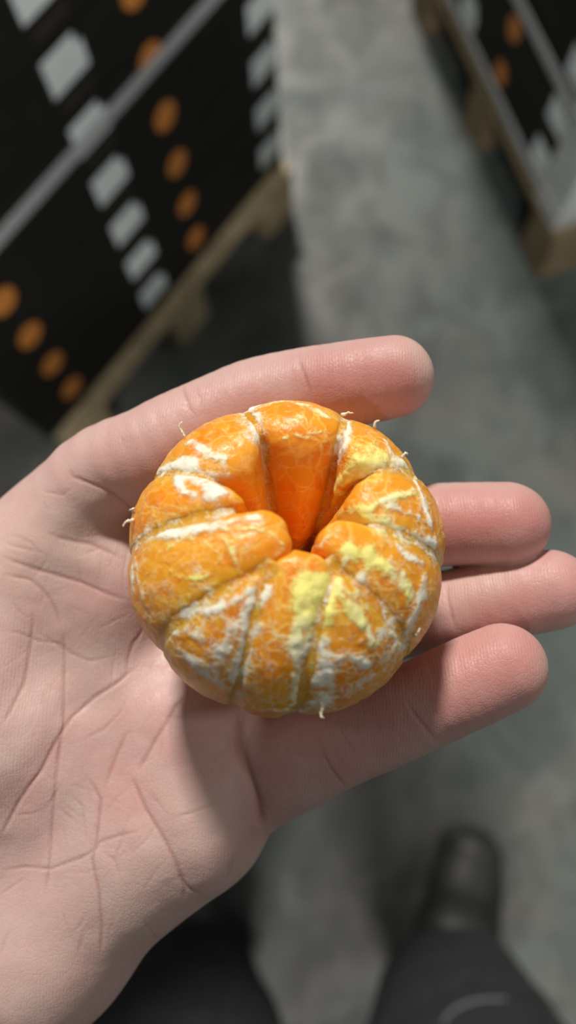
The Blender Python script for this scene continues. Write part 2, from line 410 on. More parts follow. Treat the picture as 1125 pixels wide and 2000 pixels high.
def segment_material():
    m, nt, b = nodes_of('segment_membrane')
    fc = attr(nt, 'fc', 'Vector'); tc = N(nt, 'ShaderNodeTexCoord').outputs['Object']
    pith = attr(nt, 'pith'); yel = attr(nt, 'yellow'); net = attr(nt, 'net')
    warp = N(nt, 'ShaderNodeTexNoise', {'Vector': fc, 'Scale': 0.32, 'Detail': 3.0}, noise_dimensions='3D').outputs['Color']
    wv = N(nt, 'ShaderNodeVectorMath', {0: warp, 'Scale': 3.4}, operation='SCALE').outputs[0]
    v2 = N(nt, 'ShaderNodeVectorMath', {0: fc, 1: wv}, operation='ADD').outputs[0]
    ves = N(nt, 'ShaderNodeMapping', {'Vector': v2, 'Scale': (0.30, 0.165, 0.30)}).outputs[0]
    vd = N(nt, 'ShaderNodeTexVoronoi', {'Vector': ves, 'Scale': 1.0}, feature='DISTANCE_TO_EDGE').outputs['Distance']
    vc = N(nt, 'ShaderNodeTexVoronoi', {'Vector': ves, 'Scale': 1.0}).outputs['Color']
    sm = N(nt, 'ShaderNodeTexVoronoi', {'Vector': v2, 'Scale': 0.62}, feature='DISTANCE_TO_EDGE').outputs['Distance']
    n1 = N(nt, 'ShaderNodeTexNoise', {'Vector': tc, 'Scale': 260.0, 'Detail': 5.0, 'Roughness': 0.68}).outputs[0]
    n2 = N(nt, 'ShaderNodeTexNoise', {'Vector': tc, 'Scale': 900.0, 'Detail': 4.0, 'Roughness': 0.7}).outputs[0]
    n3 = N(nt, 'ShaderNodeTexNoise', {'Vector': tc, 'Scale': 95.0, 'Detail': 2.0}).outputs[0]
    sep = N(nt, 'ShaderNodeSeparateColor', {0: vc}).outputs[0]
    c = mix(nt, sep, (0.86, 0.262, 0.010), (0.96, 0.390, 0.022))
    c = mix(nt, ramp(nt, n3, 0.35, 0.7, 0, 0.6), c, (0.97, 0.455, 0.038))
    # pale membrane lines between the juice sacs
    line = math_n(nt, 'MULTIPLY', ramp(nt, vd, 0.075, 0.0), ramp(nt, n1, 0.32, 0.58))
    c = mix(nt, math_n(nt, 'MULTIPLY', line, 0.55), c, (0.98, 0.68, 0.20))
    # thin white fibre net
    netl = math_n(nt, 'MULTIPLY', ramp(nt, sm, 0.13, 0.02), ramp(nt, n1, 0.40, 0.60))
    netp = math_n(nt, 'ADD', net, math_n(nt, 'MULTIPLY', pith, 1.3))
    netf = math_n(nt, 'MULTIPLY', netl, netp)
    fleck = math_n(nt, 'MULTIPLY', ramp(nt, n1, 0.60, 0.68), math_n(nt, 'ADD', netp, 0.15))
    white = math_n(nt, 'MAXIMUM', netf, fleck)
    # the pith patches, torn at the edge
    tear = math_n(nt, 'ADD', pith, math_n(nt, 'MULTIPLY', math_n(nt, 'SUBTRACT', n1, 0.5), 2.3))
    tear = math_n(nt, 'ADD', tear, math_n(nt, 'MULTIPLY', math_n(nt, 'SUBTRACT', n2, 0.5), 1.0))
    pf = ramp(nt, tear, 0.42, 0.84)
    white = math_n(nt, 'MAXIMUM', math_n(nt, 'MULTIPLY', white, 0.72), pf)
    yl = ramp(nt, math_n(nt, 'ADD', yel, math_n(nt, 'MULTIPLY', math_n(nt, 'SUBTRACT', n3, 0.5), 0.5)), 0.10, 0.70)
    pc = mix(nt, yl, (0.97, 0.91, 0.79), (0.98, 0.87, 0.24))
    pc = mix(nt, ramp(nt, n2, 0.35, 0.7, 0, 0.3), pc, (0.90, 0.66, 0.30))
    c = mix(nt, white, c, pc)
    nt.links.new(c, b.inputs['Base Color'])
    nt.links.new(ramp(nt, white, 0, 1, 0.75, 0.25), b.inputs['Subsurface Weight'])
    b.inputs['Subsurface Radius'].default_value = (1.0, 0.42, 0.10)
    b.inputs['Subsurface Scale'].default_value = 0.0048
    nt.links.new(ramp(nt, white, 0, 0.8, 0.30, 0.62), b.inputs['Roughness'])
    b.inputs['Specular IOR Level'].default_value = 0.42
    h = math_n(nt, 'MULTIPLY', ramp(nt, vd, 0.0, 0.22), 0.3)
    h = math_n(nt, 'ADD', h, math_n(nt, 'MULTIPLY', white, 1.3))
    h = math_n(nt, 'ADD', h, math_n(nt, 'MULTIPLY', n1, 1.2))
    h = math_n(nt, 'ADD', h, math_n(nt, 'MULTIPLY', n2, 0.4))
    bp = N(nt, 'ShaderNodeBump', {'Height': h, 'Strength': 0.6, 'Distance': 0.00035}).outputs[0]
    nt.links.new(bp, b.inputs['Normal'])
    return m

M_FLOOR = floor_material(); M_SKIN = skin_material(); M_SEG = segment_material()
M_PITH = simple('pith', (0.90, 0.80, 0.58), 0.7, 0.08, 900, 0.4)
M_CARD = simple('black_card', (0.0105, 0.0098, 0.0078), 0.7, 0.15, 30, 0.1, 0.25)
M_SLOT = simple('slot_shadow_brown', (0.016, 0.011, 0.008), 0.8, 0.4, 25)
M_WHITE = simple('white_print', (0.70, 0.765, 0.765), 0.6, 0.09, 160, 0.1)
M_ORANGE = simple('orange_print', (0.56, 0.20, 0.038), 0.55, 0.28, 45)
M_STRAP = simple('grey_plastic_strap', (0.40, 0.41, 0.42), 0.35, 0.06, 60)
M_BOARD = simple('corner_cardboard', (0.50, 0.535, 0.535), 0.6, 0.12, 12)
M_WOOD = simple('pallet_wood', (0.36, 0.28, 0.165), 0.75, 0.28, 22, 0.4)
M_WOOD_SHADED = simple('shaded_pallet_wood', (0.175, 0.128, 0.070), 0.8, 0.3, 22, 0.4)  # same pallet wood, the right pallet's shade put into a darker colour
M_TROUSER = simple('trouser_cloth', (0.023, 0.024, 0.026), 0.85, 0.25, 60, 0.4, 0.3)
M_JACKET = simple('jacket_cloth', (0.02, 0.021, 0.022), 0.85, 0.2, 50, 0.4, 0.3)
M_BOOT = simple('boot_leather', (0.020, 0.0195, 0.018), 0.56, 0.25, 45, 0.3, 0.5)
M_SOLE = simple('boot_rubber', (0.012, 0.012, 0.012), 0.6, 0.2, 60, 0.2)
M_PIPING = simple('reflective_piping', (0.12, 0.13, 0.14), 0.45, 0.1, 80)

# ---------------------------------------------------------------- floor
bm = bmesh.new()
bmesh.ops.create_grid(bm, x_segments=24, y_segments=24, size=7.0)
fl = bm_obj('floor', bm, M_FLOOR); fl['kind'] = 'structure'

# ---------------------------------------------------------------- pallets and trays
BASE = 0.144
def make_pallet(label, loc, rotz, sx, sy, ov, wood):
    """local x along the face the aisle sees, local y away from it"""
    o = Matrix.Rotation(rotz, 3, 'Z') @ Vector((-ov[0], -ov[1], 0))
    t = thing('pallet', label, 'pallet', (loc[0] + o.x, loc[1] + o.y, 0), rotz); sx += ov[0] + ov[2]; sy += ov[1]
    nb = 6; bw = (sy - (nb - 1) * 0.022) / nb
    for i in range(nb):
        y = i * (bw + 0.022); box_obj('deck_board', (0, y, 0.122), (sx, y + bw, 0.1425), wood, t, 0.002)
    for x in (0.0, sx / 2 - 0.05, sx - 0.1):
        box_obj('stringer_board', (x, 0.002, 0.100), (x + 0.1, sy - 0.002, 0.1215), wood, t, 0.002)
        for y in (0.002, sy / 2 - 0.06, sy - 0.122):
            box_obj('block', (x, y, 0.0225), (x + 0.1, y + 0.12, 0.0995), wood, t, 0.003)
        box_obj('bottom_board', (x, 0.002, 0.0005), (x + 0.1, sy - 0.002, 0.022), wood, t, 0.002)
    return t
TH = 0.1035
def make_tray(loc, rotz, tw, td, white, dot):
    """a black tray; white = (x0, x1) of its white panel, dot = x of its orange spot"""
    t = thing('fruit_tray', '', 'tray', loc, rotz, None)
    h = TH - 0.0015; wth = 0.006
    bm = bmesh.new()
    add_box(bm, (0, 0, 0.0005), (tw, td, 0.006))
    add_box(bm, (0, 0, 0.006), (tw, wth, h - 0.006)); add_box(bm, (0, td - wth, 0.006), (tw, td, h - 0.006))
    add_box(bm, (0, wth, 0.006), (wth, td - wth, h - 0.012)); add_box(bm, (tw - wth, wth, 0.006), (tw, td - wth, h - 0.012))
    bm_obj('tray_wall', bm, M_CARD, t)
    box_obj('tray_rim', (0.003, 0.003, h - 0.0058), (tw - 0.003, 0.035, h), M_CARD, t, 0.001)
    box_obj('tray_rim', (0.003, td - 0.035, h - 0.0058), (tw - 0.003, td - 0.003, h), M_CARD, t, 0.001)
    x0, x1 = white
    bm = bmesh.new()   # printed white panel with a stepped upper corner
    pts = [(x0, 0.046), (x1, 0.046), (x1, 0.083), (x1 - 0.010, 0.083), (x1 - 0.010, 0.098), (x0, 0.098)]
    fr = [bm.verts.new((x, -0.0010, z - 0.004)) for x, z in pts]; bk = [bm.verts.new((x, -0.0001, z - 0.004)) for x, z in pts]
    bm.faces.new(fr); bm.faces.new(bk[::-1])
    for i in range(len(pts)): bm.faces.new([fr[i], bk[i], bk[(i + 1) % 6], fr[(i + 1) % 6]])
    bmesh.ops.recalc_face_normals(bm, faces=bm.faces[:])
    bm_obj('white_panel', bm, M_WHITE, t)
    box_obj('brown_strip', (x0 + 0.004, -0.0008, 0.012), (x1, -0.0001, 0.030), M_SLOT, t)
    bm = bmesh.new()
    bmesh.ops.create_cone(bm, cap_ends=True, segments=28, radius1=0.0235, radius2=0.0235, depth=0.0009,
                          matrix=Matrix.Translation((dot, -0.00055, 0.069)) @ Matrix.Rotation(math.pi / 2, 4, 'X'))
    bm_obj('orange_spot', bm, M_ORANGE, t)
    return t
ORD = ['bottom', 'second', 'third', 'fourth', 'fifth', 'sixth', 'seventh', 'eighth', 'ninth', 'tenth', 'eleventh', 'twelfth', 'thirteenth', 'fourteenth', 'fifteenth', 'sixteenth']
def make_stack(corner, dvec, sx, sy, ncol, tw, white, dot, layers, side, colname, inset=0.0):
    rot = math.atan2(dvec[1], dvec[0])
    pl = make_pallet({'left': 'pale wooden pallet under the left stack of black fruit trays', 'right': 'wooden pallet under the right-hand stack of trays with the grey corner board'}[side], (corner[0], corner[1], 0), rot, sx, sy, {'left': (-0.02, 0.03, 0.0), 'right': (0.0, 0.006, 0.03)}[side], M_WOOD if side == 'left' else M_WOOD_SHADED)
    proto = None
    for c in range(ncol):
        for k in range(layers):
            off = Vector((c * (tw + 0.001), 0, BASE + k * TH)); off.rotate(Matrix.Rotation(rot, 3, 'Z'))
            loc = (corner[0] + off.x, corner[1] + off.y, off.z)
            if proto is None: t = proto = make_tray(loc, rot, tw, sy - 0.002, white, dot)
            else: t = copy_tree(proto); t.location = loc
            t['label'] = f'black fruit tray with orange spot, {ORD[k]} layer, {colname[c]}'
            t['group'] = f'black fruit trays of the {side} stack'
    return pl
# left stack: its long face looks on to the aisle
LA = (-0.496, 0.453); LD = (0.5764, 0.8172)
make_stack(LA, LD, 0.766, 0.6, 2, 0.3825, (0.312, 0.3805), 0.098, 14, 'left', ['left column of the left stack', 'right column of the left stack'])
# right stack: its side looks on to the aisle, its front end towards the person
RC = (0.503, 0.908); RD = (-0.318, 0.948)
# local x runs from far to near along that side, so the corner is at x = sx
RSX = 0.768
RA = (RC[0] + RD[0] * RSX, RC[1] + RD[1] * RSX)
make_stack(RA, (-RD[0], -RD[1]), RSX, 0.62, 2, 0.3835, (0.232, 0.300), 0.052, 8, 'right', ['far column of the right stack', 'near column of the right stack'])

def strap(name, label, corner, dvec, sx, sy, z, wdt=0.02):
    """a flat band once round a stack"""
    e = 0.0016; o = 0.0040
    rot = math.atan2(dvec[1], dvec[0])
    bm = bmesh.new()
    ins = [(-e, -e), (sx + e, -e), (sx + e, sy + e), (-e, sy + e)]
    out = [(-o, -o), (sx + o, -o), (sx + o, sy + o), (-o, sy + o)]
    ring = [[bm.verts.new((x, y, zz)) for x, y in pp] for pp, zz in ((out, z - wdt / 2), (out, z + wdt / 2), (ins, z + wdt / 2), (ins, z - wdt / 2))]
    for r in range(4):
        for i in range(4):
            j = (i + 1) % 4; bm.faces.new([ring[r][i], ring[r][j], ring[(r + 1) % 4][j], ring[(r + 1) % 4][i]])
    bmesh.ops.recalc_face_normals(bm, faces=bm.faces[:])
    ob = bm_obj(name, bm, M_STRAP); ob.location = (corner[0], corner[1], 0); ob.rotation_euler = (0, 0, rot)
    tag(ob, label, 'strap')
    return ob
strap('plastic_strap', 'grey plastic strap running across the left stack of black trays', LA, LD, 0.766, 0.6, 0.618, 0.021)

# grey corner board standing at the near corner of the right stack
bm = bmesh.new()
wd, th = 0.084, 0.003
zt = BASE + 8 * TH
prof = [(0, 0), (-wd, 0), (-wd, -th), (th, -th), (th, wd), (0, wd)]
lo_ = [bm.verts.new((x, y, BASE + 0.001)) for x, y in prof]; hi_ = [bm.verts.new((x, y, zt)) for x, y in prof]
bm.faces.new(lo_[::-1]); bm.faces.new(hi_)
for i in range(6): bm.faces.new([lo_[i], lo_[(i + 1) % 6], hi_[(i + 1) % 6], hi_[i]])
bmesh.ops.recalc_face_normals(bm, faces=bm.faces[:])
cb = bm_obj('corner_board', bm, M_BOARD)
_rr = math.atan2(-RD[1], -RD[0])
cb.location = (RC[0] - 0.0006 * RD[1], RC[1] + 0.0006 * RD[0], 0); cb.rotation_euler = (0, 0, _rr)
cb.location = Vector((RC[0], RC[1], 0)) + Matrix.Rotation(_rr, 3, 'Z') @ Vector((0.0015, -0.0015, 0))
tag(cb, 'tall grey cardboard corner board on the near corner of the right tray stack', 'corner board')
RS = (RA[0], RA[1])
def rstrap(label, z):
    s = strap('plastic_strap', label, RS, (-RD[0], -RD[1]), RSX, 0.62, z, 0.02)
    me = s.data
    for v in me.vertices:      # lies over the corner board
        v.co.x += 0.005 if v.co.x > 0.3 else 0.0
        v.co.y -= 0.005 if v.co.y < 0.3 else 0.0
    return s
rstrap('upper grey plastic strap round the right stack, above the lower one', 0.372)
rstrap('lower grey plastic strap round the right stack, just above its pallet', 0.178)

